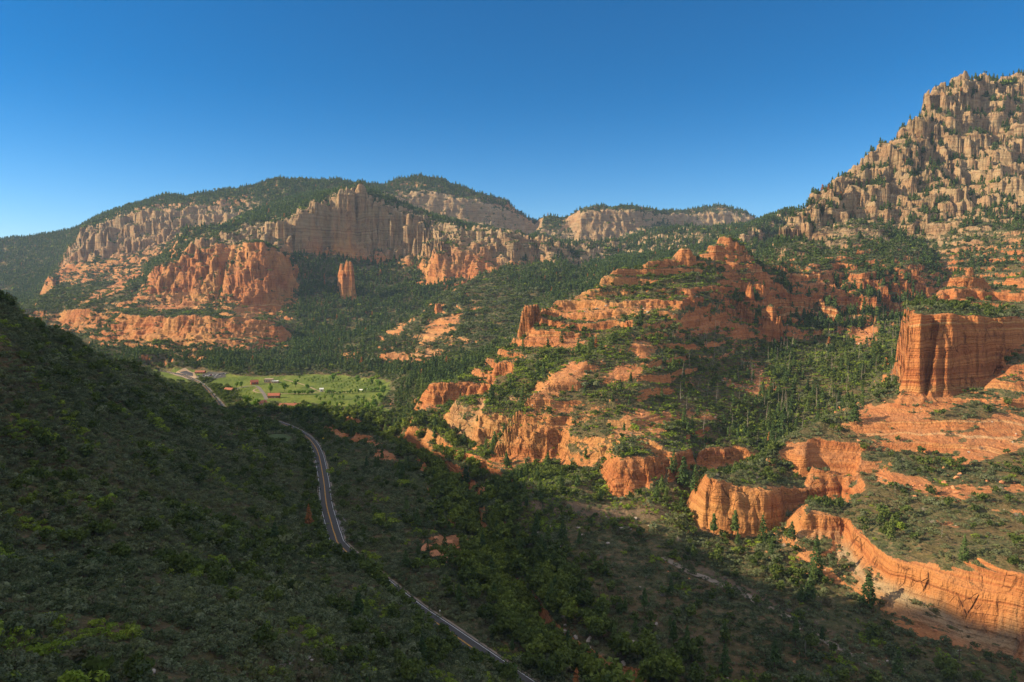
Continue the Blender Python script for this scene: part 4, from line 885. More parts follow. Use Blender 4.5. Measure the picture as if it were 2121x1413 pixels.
if VEG:
    veg = np.clip(1 - RQ * 1.15, 0, 1) * (1 - .85 * BRQ) * np.where(GRQ > .75, 0, 1) * sstep(.25, .5, NZ)
    veg = veg * np.clip(1.0 + 1.2 * cl1 + 1.2 * cl2, .12, 1.8)
    left = (gAq < np.interp(np.log(cY), np.log(ROAD[4:60, 1]), F * (ROAD[4:60, 0] / ROAD[4:60, 1]))) & (cY < 760)
    bench = (gAq > 100) & (cY < 380) & (gZq < 6)
    shelf = (REG[:-1, :-1] == 2)
    # --- chaparral
    base = np.where(left, .33, np.where(bench, .12, np.where(shelf, .085, .13)))
    base = np.where((REG[:-1, :-1] == 0) & (cY < 760) & ~bench & ~left & (gAq < 150), .27, base)
    far = np.clip(cY / 620.0, 1, 3.2)
    P, j, i, r = scatter(veg * base / far ** 1.5 + .0035 * RQ * (NZ > .75) / far, 21)
    n = len(P); S_ = np.exp(r.normal(math.log(1.15), .33, n)) * np.clip(P[:, 1] / 620.0, 1, 3.2) ** .8
    S_ = np.where(r.uniform(size=n) < .05, S_ * 1.7, S_)
    S_ *= np.where(left[j, i], .95, 1.0)
    tc = .42 + .55 * fbm(P[:, 0], P[:, 1], 60, 3, 401) + r.normal(0, .21, n); tc = np.clip(tc, 0, .9)
    gp = fbm(P[:, 0], P[:, 1], 22, 2, 402); tc = np.where((gp > .33) & (r.uniform(size=n) < .6), r.uniform(.9, 1.0, n), tc)
    lit = (REG[:-1, :-1][j, i] == 3) & (r.uniform(size=n) < .4); tc = np.where(lit, r.uniform(.91, .97, n), tc)  # sunlight put into the leaf colour: part of the ridge shrubs tinted brighter
    P[:, 2] -= .12 * S_
    big, px, py = top_n(P, S_, 300)
    Rz = r.uniform(0, 6.28, n)
    nearm = ~big & (P[:, 1] < 420)
    points_obj('chaparral', P[nearm], S_[nearm], Rz[nearm], tc[nearm], SHRUB, 'dense low chaparral carpeting the shaded near slopes and canyon floor', 'chaparral')
    fm = ~big & (P[:, 1] >= 420)
    points_obj('brush', P[fm], S_[fm], Rz[fm], tc[fm], SHRUB_FAR, 'scattered green brush covering the far slopes between bare rock', 'brush')
    for k in np.nonzero(big)[0]:
        bright = tc[k] > .9; small = S_[k] < 1.6
        wz = where_(px[k], py[k]); szw = 'low' if S_[k] < 1.2 else ('mid-sized' if S_[k] < 1.9 else 'broad')
        cw = 'bright yellow-green' if bright else ('brownish' if tc[k] > .78 else ('grey-green' if tc[k] > .42 else 'dark green'))
        lb = '%s %s chaparral shrub %s' % (szw, cw, wz)
        place('shrub', [('shrub', SHRUB[k % 3])], P[k], Rz[k], S_[k], tc[k], lb, 'shrub', lb.replace('shrub ', 'shrubs '))
    print('SHRUBS', n, int(nearm.sum()), int(fm.sum()))
    # --- oak and other round trees
    rip = np.exp(-(CDQ / 20.0) ** 2)
    oakd = (rip * .030 + veg * np.where(cY < 760, .0030, .0045) * (1 + 2 * (cl1 > .1)) + .004 * TRQ * veg) * np.clip(1 - RQ, 0, 1) / np.clip(cY / 1400, 1, 3)
    oakd = np.where((cY > 640) & (cY < 1350) & (gZq < 40) & (GRQ < .4) & (gAq < -180), oakd + .012, oakd)
    oakd = oakd + .035 * ((RDQ > 5.4) & (RDQ < 13) & left & (cY < 660)) + .10 * ((RDQ > 4.5) & (RDQ < 11) & left & (cY > 306) & (cY < 340))
    oakd *= (1 - BRQ) * np.where(GRQ > .75, 0, 1) * np.where(cY < 170, .3, 1)
    P, j, i, r = scatter(oakd, 22); n = len(P)
    S_ = r.uniform(3.2, 6.8, n) * np.where(CDQ[j, i] < 26, 1.6, 1.0) * np.clip(P[:, 1] / 1500, 1, 1.6); tc = np.clip(r.normal(.4, .22, n) + .45 * (CDQ[j, i] < 18), 0, 1)
    Rz = r.uniform(0, 6.28, n); big, px, py = top_n(P, S_, 240)
    far_b = [join_far('oak', broad_crown('c', 120, 61, M_OAK, .11), trunk_mesh('t', .5, .02, k=4)), join_far('oak', broad_crown('c', 110, 62, M_OAK, .11), trunk_mesh('t', .5, .02, k=4))]
    for m_ in far_b: m_.materials[0] = M_OAK
    points_obj('broadleaf_woods', P[~big], S_[~big], Rz[~big], tc[~big], far_b, 'round-crowned oaks and broadleaf trees filling the valley and gullies', 'woods')
    for k in np.nonzero(big)[0]:
        d_cr = CDQ[j[k], i[k]]; tall = 'tall' if S_[k] > 7 else 'small'
        cw = 'light green' if tc[k] > .66 else ('mid green' if tc[k] > .33 else 'dark green')
        szw = 'large' if S_[k] > 8 else ('mid-sized' if S_[k] > 5.5 else 'small')
        lb = '%s %s round-crowned oak %s' % (szw, cw, where_(px[k], py[k]))
        place('oak_tree', [('trunk', BROAD[k % 2][1]), ('crown', BROAD[k % 2][0])], P[k], Rz[k], S_[k], tc[k], lb, 'tree', lb.replace(' oak', ' oaks'))
    print('OAKS', n)
    for kk in range(11):
        yy = 308 + kk * 2.7; i_ = int(np.argmin(np.abs(ROAD[:, 1] - yy))); t_ = ROAD[i_ + 1] - ROAD[i_ - 1]; t_ = t_ / np.linalg.norm(t_); of = -5.6 - (kk % 3) * 1.6
        xx_ = ROAD[i_][0] + t_[1] * of * (1 if t_[1] > 0 else 1); y2_ = ROAD[i_][1] - t_[0] * of
        if xx_ > ROAD[i_][0]: xx_ = 2 * ROAD[i_][0] - xx_; y2_ = 2 * ROAD[i_][1] - y2_
        place('oak_tree', [('trunk', BROAD[kk % 2][1]), ('crown', BROAD[kk % 2][0])], (xx_, y2_, float(ground(xx_, y2_)[0]) - .3), kk * 2.1, 9.5 + (kk * 37 % 5) * .6, (kk * 29 % 10) / 12, 'large round oak in the clump that hides the road bend', 'tree', 'oaks hiding the road bend')
    # --- conifers
    cd_ = TRQ ** 1.5 * .018 * np.clip(1.1 - RQ, .08, 1) * np.clip(1 + 2.0 * cl1 + cl2, .05, 2.5) * sstep(.15, .4, NZ) / np.clip(cY / 1500, 1, 2.2)
    cd_ = cd_ + .0006 * (1 - RQ) * (cY < 700) * (gAq > -380) * (GRQ < .4) + .0013 * (CDQ < 45)
    FLQ = T['fl'][:-1, :-1]; cd_ = cd_ + .022 * (FLQ > .3) * sstep(.4, .7, NZ) * np.clip(.6 + 3 * cl1, 0, 2) * (gPX > 1560)
    cd_ *= np.where(GRQ > .3, 0, 1) * (1 - BRQ) * np.where(shelf, .25, 1)
    P, j, i, r = scatter(cd_, 23); n = len(P)
    H_ = r.uniform(8, 17, n) * np.where(P[:, 1] < 600, .85, 1.0) * np.clip(P[:, 1] / 1700, .9, 1.15); tc = np.clip(r.normal(.45, .22, n), 0, .9); tc = np.where(r.uniform(size=n) < .006, 1.0, tc)
    # single firs one can point at
    HERO = [(1690, 1195, 345, 20, .2), (1797, 1262, 315, 17, .1), (1580, 1125, 366, 17, .3), (1522, 1118, 372, 18, .8), (1478, 1115, 378, 15, .6), (1415, 1010, 430, 22, .3), (1440, 1020, 425, 18, .5), (1622, 905, 585, 26, .2), (1600, 925, 570, 20, .3), (1770, 880, 560, 17, .4), (1395, 980, 450, 16, .5),
            (965, 1010, 495, 18, .1), (1000, 1160, 370, 17, .3), (1640, 1120, 365, 11, .2), (1860, 1400, 262, 11, .5), (1500, 1330, 262, 9, .4), (640, 1090, 395, 13, 1.0), (570, 1130, 350, 12, .2), (560, 810, 960, 13, .6), (545, 905, 660, 12, .2), (838, 705, 1240, 15, .4)]
    HL = ['tall lone fir standing before the pale cliff band', 'slim dark fir at the foot of the long red cliff', 'dark fir below the low orange cliff', 'tall open pine in front of the low orange cliff', 'pine with thin crown left of the low orange cliff',
          'tallest fir under the dark cliffs of the ridge nose', 'fir beside the tallest fir under the dark ridge cliffs', 'large dark fir in the middle of the ravine woods', 'smaller fir beside the large ravine fir', 'fir high in the ravine below the red butte', 'fir at the left end of the dark ridge cliffs',
          'fir in the mouth of the dark creek gorge', 'fir among creek trees right of the road', 'short fir left of the big shelf cliff', 'small fir at the bottom edge right of the trail', 'small fir on the brushy flat', 'rust brown dead-needled conifer left of the road', 'dark conifer on the hillside left of the road', 'slim poplar-like tree by the red-roofed house', 'dark conifer by the small lawn', 'pine at the foot of the forested spur']
    for kk, (px_, py_, Y_, hh, tn) in enumerate(HERO):
        xh, Yh, zg = hit(px_, py_)
        c_ = CON[2] if tn > .55 and tn < .9 else CON[kk % 2]
        place('conifer', [('trunk', c_[1]), ('crown', c_[0])], (xh, Yh, zg - .3), kk * 1.7, hh, tn if tn < 1 else .97, HL[kk], 'tree', None)
    S_ = H_; Rz = r.uniform(0, 6.28, n); big, px, py = top_n(P, S_, 270)
    points_obj('conifer_forest', P[~big], S_[~big], Rz[~big], tc[~big], CON_FAR, 'dark conifer forest on the canyon slopes and distant rims', 'forest')
    for k in np.nonzero(big)[0]:
        lb = '%s %s %s %s' % ('tall' if H_[k] > 13.5 else ('mid-height' if H_[k] > 10.5 else 'short'), 'deep green' if tc[k] < .45 else 'lighter green', ['dense conifer', 'full-skirted conifer', 'slim high-crowned conifer'][k % 3], where_(px[k], py[k]))
        c_ = CON[k % 3]
        place('conifer', [('trunk', c_[1]), ('crown', c_[0])], P[k] - np.array([0, 0, .2]), Rz[k], H_[k], tc[k], lb, 'tree', lb.replace('conifer', 'conifers'))
    print('CONIFERS', n)
    # --- dead trees
    zone = (gPX > 1390) & (gPX < 1880) & (gPY > 590) & (gPY < 930) & (cY > 500) & (cY < 950)
    zone2 = (gPX > 1050) & (gPX < 2121) & (gPY > 1000) & (gPY < 1410) & (cY < 420)
    P, j, i, r = scatter(np.where(zone, .0011, 0) * (1 - RQ * .8) * np.clip(1 + 2 * cl1, .1, 3) + np.where(zone2, .0006, 0) * (1 - RQ), 24); n = min(len(P), 290)
    for k in range(n):
        hi = P[k, 1] > 480; hh = r.uniform(8, 19) if hi else r.uniform(3, 7.5)
        sn = SNAGS[k % 3] if (hi or k % 2) else SNAGS[3]
        dd = P[k, 1] * CP - (P[k, 2] - CAMZ) * SP; ppx = CX + F * P[k, 0] / dd; ppy = CY - F * (P[k, 1] * SP + (P[k, 2] - CAMZ) * CP) / dd
        lb = '%s %s %s' % ('tall' if hh > 13 else ('mid-height' if hh > 8 else 'short'), 'charred dead tree' if sn is SNAGS[3] else ['bare grey dead trunk', 'pale forked dead tree', 'thin silvery dead tree'][k % 3], where_(ppx, ppy))
        o = place('dead_tree', [('trunk', sn[0]), ('branches', sn[1])], P[k] - np.array([0, 0, .2]), r.uniform(0, 6.28), hh, 0, lb, 'dead tree', lb.replace('dead tr', 'dead tr') + ' group')
        o.rotation_euler[0] = r.normal(0, .05); o.rotation_euler[1] = r.normal(0, .05)
    P, j, i, r = scatter(np.where((gPX > 950) & (cY < 420) & (cY > 150), .0016, 0) * (1 - RQ) + np.where((gPX > 1330) & (gPX < 1560) & (gPY > 640) & (gPY < 880), .002, 0), 25)
    n = min(len(P), 160)
    for k in range(n):
        dd = P[k, 1] * CP - (P[k, 2] - CAMZ) * SP; w_ = where_(CX + F * P[k, 0] / dd, CY - F * (P[k, 1] * SP + (P[k, 2] - CAMZ) * CP) / dd); rs_ = r.uniform(1.3, 3.0); w_ = ('with wide branches ' if rs_ > 2.1 else 'with stubby branches ') + w_
        place('dead_shrub', [('dead_shrub', DEADSHRUB[k % 2])], P[k], r.uniform(0, 6.28), rs_, 0, 'silvery leafless shrub ' + w_, 'dead shrub', 'silvery dead shrubs ' + w_)
    # --- orchard rows in the field
    okq_s = okq
    def field_tree(px_, py_, hh, nm, lb, gp_, tn):
        A_, Yh, z_ = pt(('g', px_, py_, 3.0)); xh = A_ * Yh / F; zg = float(ground(xh, Yh)[0])
        place(nm, [('trunk', APPLE[1]), ('crown', APPLE[0])], (xh, Yh, zg - .1), px_ * 3.3, hh, tn, lb, 'tree', gp_)
    rr = random.Random(4)
    for c in range(46):
        px_ = 600 + c * 4.4 + rr.uniform(-1.5, 1.5); py_ = 815.5 + rr.uniform(-1.2, 1.2) - (c > 30) * 1.5
        if 650 < px_ < 672: continue
        field_tree(px_, py_, rr.uniform(3.5, 7), 'hedge_tree', 'tree in the hedge line dividing upper and lower fields', 'hedge line across the fields', rr.uniform(0, .4))
    for (a_, b_) in ((612, 800), (636, 806), (690, 790), (742, 796), (770, 800), (786, 808), (795, 822), (788, 836), (640, 846), (662, 852), (705, 858), (560, 812), (590, 808), (500, 800), (512, 838), (490, 800), (530, 845), (776, 846), (760, 856)):
        field_tree(a_, b_, rr.uniform(8, 13), 'shade_tree', 'tall shade tree standing at the edge of the green field', 'shade trees around the field', rr.uniform(0, .3))
    for row in range(6):
        for c in range(11):
            px_ = 658 + c * 14 + row * 6 + rr.uniform(-4, 4); py_ = 825 + row * 6.5 + c * .9 + rr.uniform(-1.3, 1.3)
            if px_ > 800 - row * 2 or rr.random() < .2 or (px_ < 690 and py_ > 845): continue
            field_tree(px_, py_, rr.uniform(5.5, 8), 'fruit_tree', 'round fruit tree in the %s row of the lower orchard' % ['farthest', 'second farthest', 'third farthest', 'third nearest', 'second nearest', 'nearest'][row], 'lower orchard trees', rr.uniform(0, .5))
    for row in range(9):
        for c in range(9):
            px_ = 622 + row * 15 + c * 9 + rr.uniform(-1.5, 1.5); py_ = 783.5 + c * 2.7 + rr.uniform(-.5, .5) + row * .3
            if px_ > 800 or rr.random() < .2 or py_ > 806 or px_ < 655 and py_ > 796: continue
            field_tree(px_, py_, rr.uniform(3.4, 4.8), 'young_fruit_tree', 'small young tree in the %s row from the left of the upper orchard' % ['first', 'second', 'third', 'fourth', 'fifth', 'sixth', 'seventh', 'eighth', 'ninth'][row], 'upper orchard rows', rr.uniform(.2, 1))
    for row in range(5):
        for c in range(9):
            px_ = 466 + row * 9 + c * 6 + rr.uniform(-1.5, 1.5); py_ = 806 + c * 2.8 + rr.uniform(-.6, .6) - row * .4
            if rr.random() < .2 or px_ > 528: continue
            field_tree(px_, py_, rr.uniform(2.4, 3.6), 'young_fruit_tree', 'small bright tree in the garden rows by the highway', 'garden rows by the highway', rr.uniform(.5, 1))
# ------------------------------------------------------------------ road, lay-by, paths, water
def mesh_obj(name, V, Fc, mat, parent=None, smooth=False, uvless=True):
    me = bpy.data.meshes.new(name); me.from_pydata([tuple(v) for v in V], [], Fc)
    for m in (mat if isinstance(mat, list) else [mat]): me.materials.append(m)
    if smooth: me.polygons.foreach_set('use_smooth', [True] * len(Fc))
    me.update(); o = bpy.data.objects.new(name, me); COL.objects.link(o); o.parent = parent; return o
def strip(name, P, off0, off1, z, mat, n_across=1, z_of=None):
    P = np.asarray(P)[:, :2]; t = np.gradient(P, axis=0); t /= np.linalg.norm(t, axis=1, keepdims=True); nrm = np.stack([t[:, 1], -t[:, 0]], 1)
    V, Fc = [], []; k = n_across + 1
    for i in range(len(P)):
        for a in range(k):
            o = off0 + (off1 - off0) * a / n_across; p = P[i] + nrm[i] * o
            V.append((p[0], p[1], (z_of[i] if z_of is not None else 0) + z))
    for i in range(len(P) - 1):
        for a in range(n_across): Fc.append((i * k + a, i * k + a + 1, (i + 1) * k + a + 1, (i + 1) * k + a))
    return mesh_obj(name, V, Fc, mat)
M_ASPH = plainmat('asphalt', (.070, .066, .062), nscale=.3, var=.18)
M_ASPH2 = plainmat('dark_asphalt', (.05, .05, .058), nscale=.2, var=.15)
M_LINEW = plainmat('white_road_paint', (.78, .78, .76), nscale=.5, var=.1)
M_LINEY = plainmat('yellow_road_paint', (.72, .36, .05), nscale=.5, var=.1)
M_DIRT = plainmat('dirt', (.34, .24, .16), nscale=.3, var=.25)
M_TRACK = plainmat('worn_track', (.24, .19, .145), nscale=.25, var=.4)
M_GRAV = plainmat('gravel', (.16, .145, .135), nscale=1.2, var=.3)
def rd_idx():
    return ROAD[8:]
RP = ROAD
def st(o): o['kind'] = 'structure'; return o
st(strip('road', RP, -4.3, 4.3, .16, M_ASPH, 4))
st(strip('road_shoulder', RP, 4.3, 5.3, .10, M_TRACK)); st(strip('road_shoulder', RP, -5.1, -4.3, .10, M_TRACK))
st(strip('road_edge_line', RP, 3.47, 3.64, .18, M_LINEW)); st(strip('road_edge_line', RP, -3.64, -3.45, .18, M_LINEW))
st(strip('road_centre_line', RP, .09, .25, .18, M_LINEY)); st(strip('road_centre_line', RP, -.25, -.09, .18, M_LINEY))
def poly_on_ground(name, pix, mat, z0=None, lift=.12, zpx=0.0, n=10):
    """flat patch laid on the ground from its outline, subdivided to follow it"""
    pts2 = [gw(a, b, zpx) for (a, b) in pix]
    bm = bmesh.new(); vs = [bm.verts.new((p[0], p[1], 0)) for p in pts2]; bm.faces.new(vs)
    bmesh.ops.triangulate(bm, faces=bm.faces[:]); bmesh.ops.subdivide_edges(bm, edges=bm.edges[:], cuts=n, use_grid_fill=True)
    co = np.array([v.co[:] for v in bm.verts]); z = ground(co[:, 0], co[:, 1])
    if z0 is not None: z = np.full(len(z), z0)
    for v, zz in zip(bm.verts, z): v.co.z = float(zz) + lift
    me = bpy.data.meshes.new(name); bm.to_mesh(me); bm.free(); me.materials.append(mat); o = bpy.data.objects.new(name, me); COL.objects.link(o); return o
mk_ = (RP[:, 1] > 372) & (RP[:, 1] < 428)
lay = RP[mk_]
wL = 4.3 + 4.4 * np.sin(np.linspace(0, math.pi, len(lay)))
V = []; t_ = np.gradient(lay, axis=0); t_ /= np.linalg.norm(t_, axis=1, keepdims=True)
for i in range(len(lay)):
    nx, ny = t_[i, 1], -t_[i, 0]
    V += [(lay[i, 0] + nx * 4.3, lay[i, 1] + ny * 4.3, .14), (lay[i, 0] + nx * wL[i], lay[i, 1] + ny * wL[i], .14)]
st(mesh_obj('lay_by', V, [(2 * i, 2 * i + 1, 2 * i + 3, 2 * i + 2) for i in range(len(lay) - 1)], M_GRAV))
M_WATER = newmat('creek_water'); _q = NT(M_WATER); _q.out((.02, .03, .03), .08, None, .5)
st(strip('creek', CREEK, -2.2, 2.2, -.12, M_WATER, 1, CREEK[:, 2]))
def gpath(name, pix, wdt, mat, zpx=3.0):
    P = dense([gw(a, b, zpx) for (a, b) in pix], 5.0); z = ground(P[:, 0], P[:, 1]); return st(strip(name, P, -wdt / 2, wdt / 2, .14, mat, 1, z))
gpath('path', [(588, 784), (612, 790), (640, 799), (662, 808), (690, 812), (730, 812)], 2.4, M_DIRT)
gpath('path', [(540, 800), (525, 806), (540, 812), (600, 814), (640, 813), (662, 810)], 2.4, M_DIRT)
gpath('path', [(685, 845), (700, 848), (712, 850)], 2.0, M_DIRT)
gpath('dirt_track', [(1375,1152),(1430,1180),(1481,1202),(1573,1243),(1649,1282),(1708,1318),(1790,1372)], 4.2, M_TRACK, 3.0)
gpath('driveway', [(452, 822), (470, 812), (500, 800), (530, 797), (545, 812), (552, 826)], 4.5, M_GRAV)
gpath('driveway', [(410, 794), (420, 786), (432, 781)], 5, M_ASPH)
st(poly_on_ground('car_park', [(405, 778), (432, 771), (466, 774), (468, 781), (430, 786)], M_ASPH, lift=.2, zpx=1.5))
st(poly_on_ground('dirt_verge', [(348, 773), (384, 767), (402, 771), (408, 781), (392, 784), (362, 777)], M_DIRT, lift=.15, zpx=1.5))
st(poly_on_ground('asphalt_lot', [(362, 772), (386, 769), (399, 772), (400, 778), (372, 774)], M_ASPH2, lift=.25, zpx=1.5))
st(poly_on_ground('lawn', [(548, 906), (585, 898), (606, 903), (596, 912), (566, 917)], plainmat('short_grass', (.075, .105, .035), nscale=.1, var=.3), lift=.35, zpx=4))
# ------------------------------------------------------------------ buildings
def bx(bm, x0, x1, y0, y1, z0, z1):
    vs = [bm.verts.new((x, y, z)) for z in (z0, z1) for (x, y) in ((x0, y0), (x1, y0), (x1, y1), (x0, y1))]
    for f in ((3, 2, 1, 0), (4, 5, 6, 7), (0, 1, 5, 4), (1, 2, 6, 5), (2, 3, 7, 6), (3, 0, 4, 7)): bm.faces.new([vs[i] for i in f])
def bobj(name, bm, mat, parent):
    me = bpy.data.meshes.new(name); bm.to_mesh(me); bm.free(); me.materials.append(mat); o = bpy.data.objects.new(name, me); COL.objects.link(o); o.parent = parent; return o
def root(name, loc, rz, label, cat, group=None):
    o = bpy.data.objects.new(name, None); COL.objects.link(o); o.location = loc; o.rotation_euler = (0, 0, rz); o['label'] = label; o['category'] = cat
    if group: o['group'] = group
    return o
def metal(n, c, r=.6): return plainmat(n, c, r, .3, .4, .12)
M_REDW = plainmat('red_boards', (.34, .10, .07), nscale=.6); M_TANW = plainmat('tan_stucco', (.55, .38, .26), nscale=.5); M_LOGW = plainmat('brown_logs', (.30, .14, .075), nscale=.6)
M_ROOFR = plainmat('red_metal_roof', (.38, .13, .08), nscale=.4); M_ROOFB = plainmat('brown_shingles', (.34, .13, .08), nscale=.5); M_ROOFG = plainmat('grey_shingles', (.13, .14, .17), nscale=.5)
M_GLASS = newmat('window_glass'); NT(M_GLASS).out((.03, .04, .055), .1, None, .5)
M_WHITE = plainmat('white_panels', (.78, .78, .76), nscale=.4, var=.06)
M_STONE = plainmat('stone', (.40, .30, .23), nscale=.6)
def gable(bm, L_, W, h0, rise, over=.6, thick=.25):
    x0, x1 = -L_ / 2 - over, L_ / 2 + over; w = W / 2 + over; e = h0 - rise * over / (W / 2)
    for s in (-1, 1):
        vs = [bm.verts.new(p) for p in ((x0, s * w, e), (x1, s * w, e), (x1, 0, h0 + rise), (x0, 0, h0 + rise), (x0, s * w, e + thick), (x1, s * w, e + thick), (x1, 0, h0 + rise + thick), (x0, 0, h0 + rise + thick))]
        for f in ((0, 1, 2, 3), (7, 6, 5, 4), (0, 4, 5, 1), (1, 5, 6, 2), (3, 7, 4, 0)): bm.faces.new([vs[i] for i in f])
def house(px_, py_, zpx, rz, L_, W, H, rise, wall, roof, label, name='house', wins=4, chimney=False, porch=False, flat=False):
    x, y = gw(px_, py_, zpx); z = float(ground(x, y)[0]); r = root(name, (x, y, z - .1), rz, label, 'building')
    bm = bmesh.new(); bx(bm, -L_ / 2, L_ / 2, -W / 2, W / 2, -.8, H)
    if not flat:
        for s in (-1, 1):
            vs = [bm.verts.new((s * L_ / 2, -W / 2, H)), bm.verts.new((s * L_ / 2, W / 2, H)), bm.verts.new((s * L_ / 2, 0, H + rise))]; bm.faces.new(vs)
    bobj('wall', bm, wall, r)
    bm = bmesh.new()
    if flat: bx(bm, -L_ / 2 - .3, L_ / 2 + .3, -W / 2 - .3, W / 2 + .3, H + .003, H + .4)
    else: gable(bm, L_, W, H + .02, rise)
    rf = bobj('roof', bm, roof, r)
    if chimney:
        bm = bmesh.new(); bx(bm, L_ * .2, L_ * .2 + 1.1, -.6, .6, H, H + rise + 1.6); bobj('chimney', bm, M_STONE, rf)
    for k in range(wins):
        xx = -L_ / 2 + L_ * (k + .5) / wins
        bm = bmesh.new(); bx(bm, xx - .6, xx + .6, -W / 2 - .06, -W / 2 - .02, H * .35, H * .75); f = bobj('window', bm, M_GLASS, r)
        bm = bmesh.new()
        for (a, b, c, d) in ((xx - .72, xx - .6, H * .35 - .12, H * .75 + .12), (xx + .6, xx + .72, H * .35 - .12, H * .75 + .12), (xx - .6, xx + .6, H * .75, H * .75 + .12), (xx - .6, xx + .6, H * .35 - .12, H * .35)): bx(bm, a, b, -W / 2 - .10, -W / 2 - .01, c, d)
        bobj('frame', bm, M_WHITE, f)
    bm = bmesh.new(); bx(bm, L_ * .08, L_ * .08 + 1.0, -W / 2 - .07, -W / 2 - .015, 0, 2.1); bobj('door', bm, M_LOGW if wall is not M_LOGW else M_STONE, r)
    if porch:
        n = int(L_ / 3.2)
        for k in range(n + 1):
            bm = bmesh.new(); xx = -L_ / 2 + L_ * k / n; bx(bm, xx - .12, xx + .12, -W / 2 - 2.1, -W / 2 - 1.86, -.6, H - .4); bobj('post', bm, M_LOGW, r)
        bm = bmesh.new(); vs = [bm.verts.new(p) for p in ((-L_ / 2 - .4, -W / 2 - 2.4, H - .45), (L_ / 2 + .4, -W / 2 - 2.4, H - .45), (L_ / 2 + .4, -W / 2 - .3, H - .02), (-L_ / 2 - .4, -W / 2 - .3, H - .02))]
        vt = [bm.verts.new((v.co.x, v.co.y, v.co.z + .15)) for v in vs]
        bm.faces.new(vs[::-1]); bm.faces.new(vt)
        for a in range(4): bm.faces.new((vs[a], vs[(a + 1) % 4], vt[(a + 1) % 4], vt[a]))
        bobj('porch_roof', bm, roof, r)
    return r
house(527, 793, 3, .5, 10, 7, 3.6, 2.8, M_REDW, M_ROOFR, 'small red barn with gable roof at the left corner of the field', 'barn', 2)
house(557, 790, 3, .05, 12, 8, 5.6, 0, M_TANW, M_STONE, 'tan flat-roofed house at the top of the green field', 'house', 5, flat=True)
house(570, 790.5, 3, .05, 9, 7, 2.9, 0, M_TANW, M_WHITE, 'low pale annex beside the tan flat-roofed house', 'annex', 3, flat=True)
house(568, 822, 3, .08, 14, 7, 3.4, 2.6, M_LOGW, M_ROOFR, 'cabin with bright red roof below the green field', 'cabin', 4)
house(601, 838, 3, .12, 24, 9, 3.8, 2.9, M_LOGW, M_ROOFB, 'long brown lodge with porch posts and rust brown roof', 'lodge', 7, True, True)
house(577, 843, 3, -.5, 12, 8, 2.8, 2.3, M_STONE, M_ROOFG, 'house with dark grey roof left of the long brown lodge', 'house', 3, True)
house(543, 836, 3, .9, 9, 7, 2.9, 2.4, M_TANW, M_ROOFB, 'tan cottage among dark trees left of the lodge', 'cottage', 3)
house(415, 772, 2, .1, 15, 8, 2.6, 2.2, M_LOGW, M_ROOFB, 'low brown pavilion on the lawn above the car park', 'pavilion', 3)
house(666, 809.5, 3, .3, 4.5, 3.5, 3.6, 1.2, M_WHITE, M_WHITE, 'small white pump house where the field paths meet', 'pump_house', 1)
house(475, 808, 2, -.3, 12, 7, 2.6, 2, M_TANW, M_ROOFB, 'low brown-roofed shop between trees beside the highway', 'shop', 3)
# ------------------------------------------------------------------ vehicles
def lathe_x(bm, cx, cy, cz, r, w, k=12):
    a = [[bm.verts.new((cx + r * math.cos(2 * math.pi * i / k), cy + s * w / 2, cz + r * math.sin(2 * math.pi * i / k))) for i in range(k)] for s in (-1, 1)]
    bm.faces.new(a[0]); bm.faces.new(a[1][::-1])
    for i in range(k): bm.faces.new((a[0][i], a[1][i], a[1][(i + 1) % k], a[0][(i + 1) % k]))
M_TYRE = plainmat('tyre_rubber', (.02, .02, .02))
_paint = {}
def paint(nm, c):
    if nm not in _paint:
        m = newmat(nm + '_paint'); q = NT(m); q.out(c, .25, None, .6, Coat_Weight=.5); _paint[nm] = m
    return _paint[nm]
CARC = {'silver': (.55, .56, .58), 'white': (.80, .80, .79), 'black': (.02, .02, .023), 'dark blue': (.03, .06, .16), 'dark red': (.28, .03, .03), 'grey': (.20, .21, .22)}
def extr(bm, prof, y0, y1, ins=0):
    a = [bm.verts.new((x, y0, z)) for (x, z) in prof]; b = [bm.verts.new((x, y1, z)) for (x, z) in prof]
    bm.faces.new(a[::-1]); bm.faces.new(b)
    for i in range(len(prof)): bm.faces.new((a[i], a[(i + 1) % len(prof)], b[(i + 1) % len(prof)], b[i]))
def car(x, y, rz, colr, label, group, suv=False, z=None):
    z = float(ground(x, y)[0]) + .2 if z is None else z
    r = root('parked_car' if group else 'car', (x, y, z), rz, label, 'car', group); h_ = .25 if suv else 0
    bm = bmesh.new(); extr(bm, [(-2.2, .35), (2.15, .35), (2.25, .6), (2.15, .85), (1.1, .98 + h_ * .3), (-1.9, 1.0 + h_ * .3), (-2.25, .8)], -.9, .9); bobj('body', bm, paint(colr, CARC[colr]), r)
    bm = bmesh.new(); extr(bm, [(-1.75, 1.0), (1.0, .99), (.35, 1.45 + h_), (-1.3, 1.48 + h_)], -.78, .78); bobj('cabin', bm, M_GLASS, r)
    bm = bmesh.new(); bx(bm, -1.28, .32, -.76, .76, 1.455 + h_, 1.51 + h_); bobj('roof', bm, paint(colr, CARC[colr]), r)
    for wx in (-1.4, 1.4):
        for wy in (-.82, .82):
            bm = bmesh.new(); lathe_x(bm, wx, wy, .34, .34, .22); bobj('wheel', bm, M_TYRE, r)
    return r
rr = random.Random(11); cn = list(CARC)
x0, y0 = gw(436, 779, 1.5)
ordn = ['first', 'second', 'third', 'fourth', 'fifth', 'sixth', 'seventh', 'eighth', 'ninth', 'tenth']
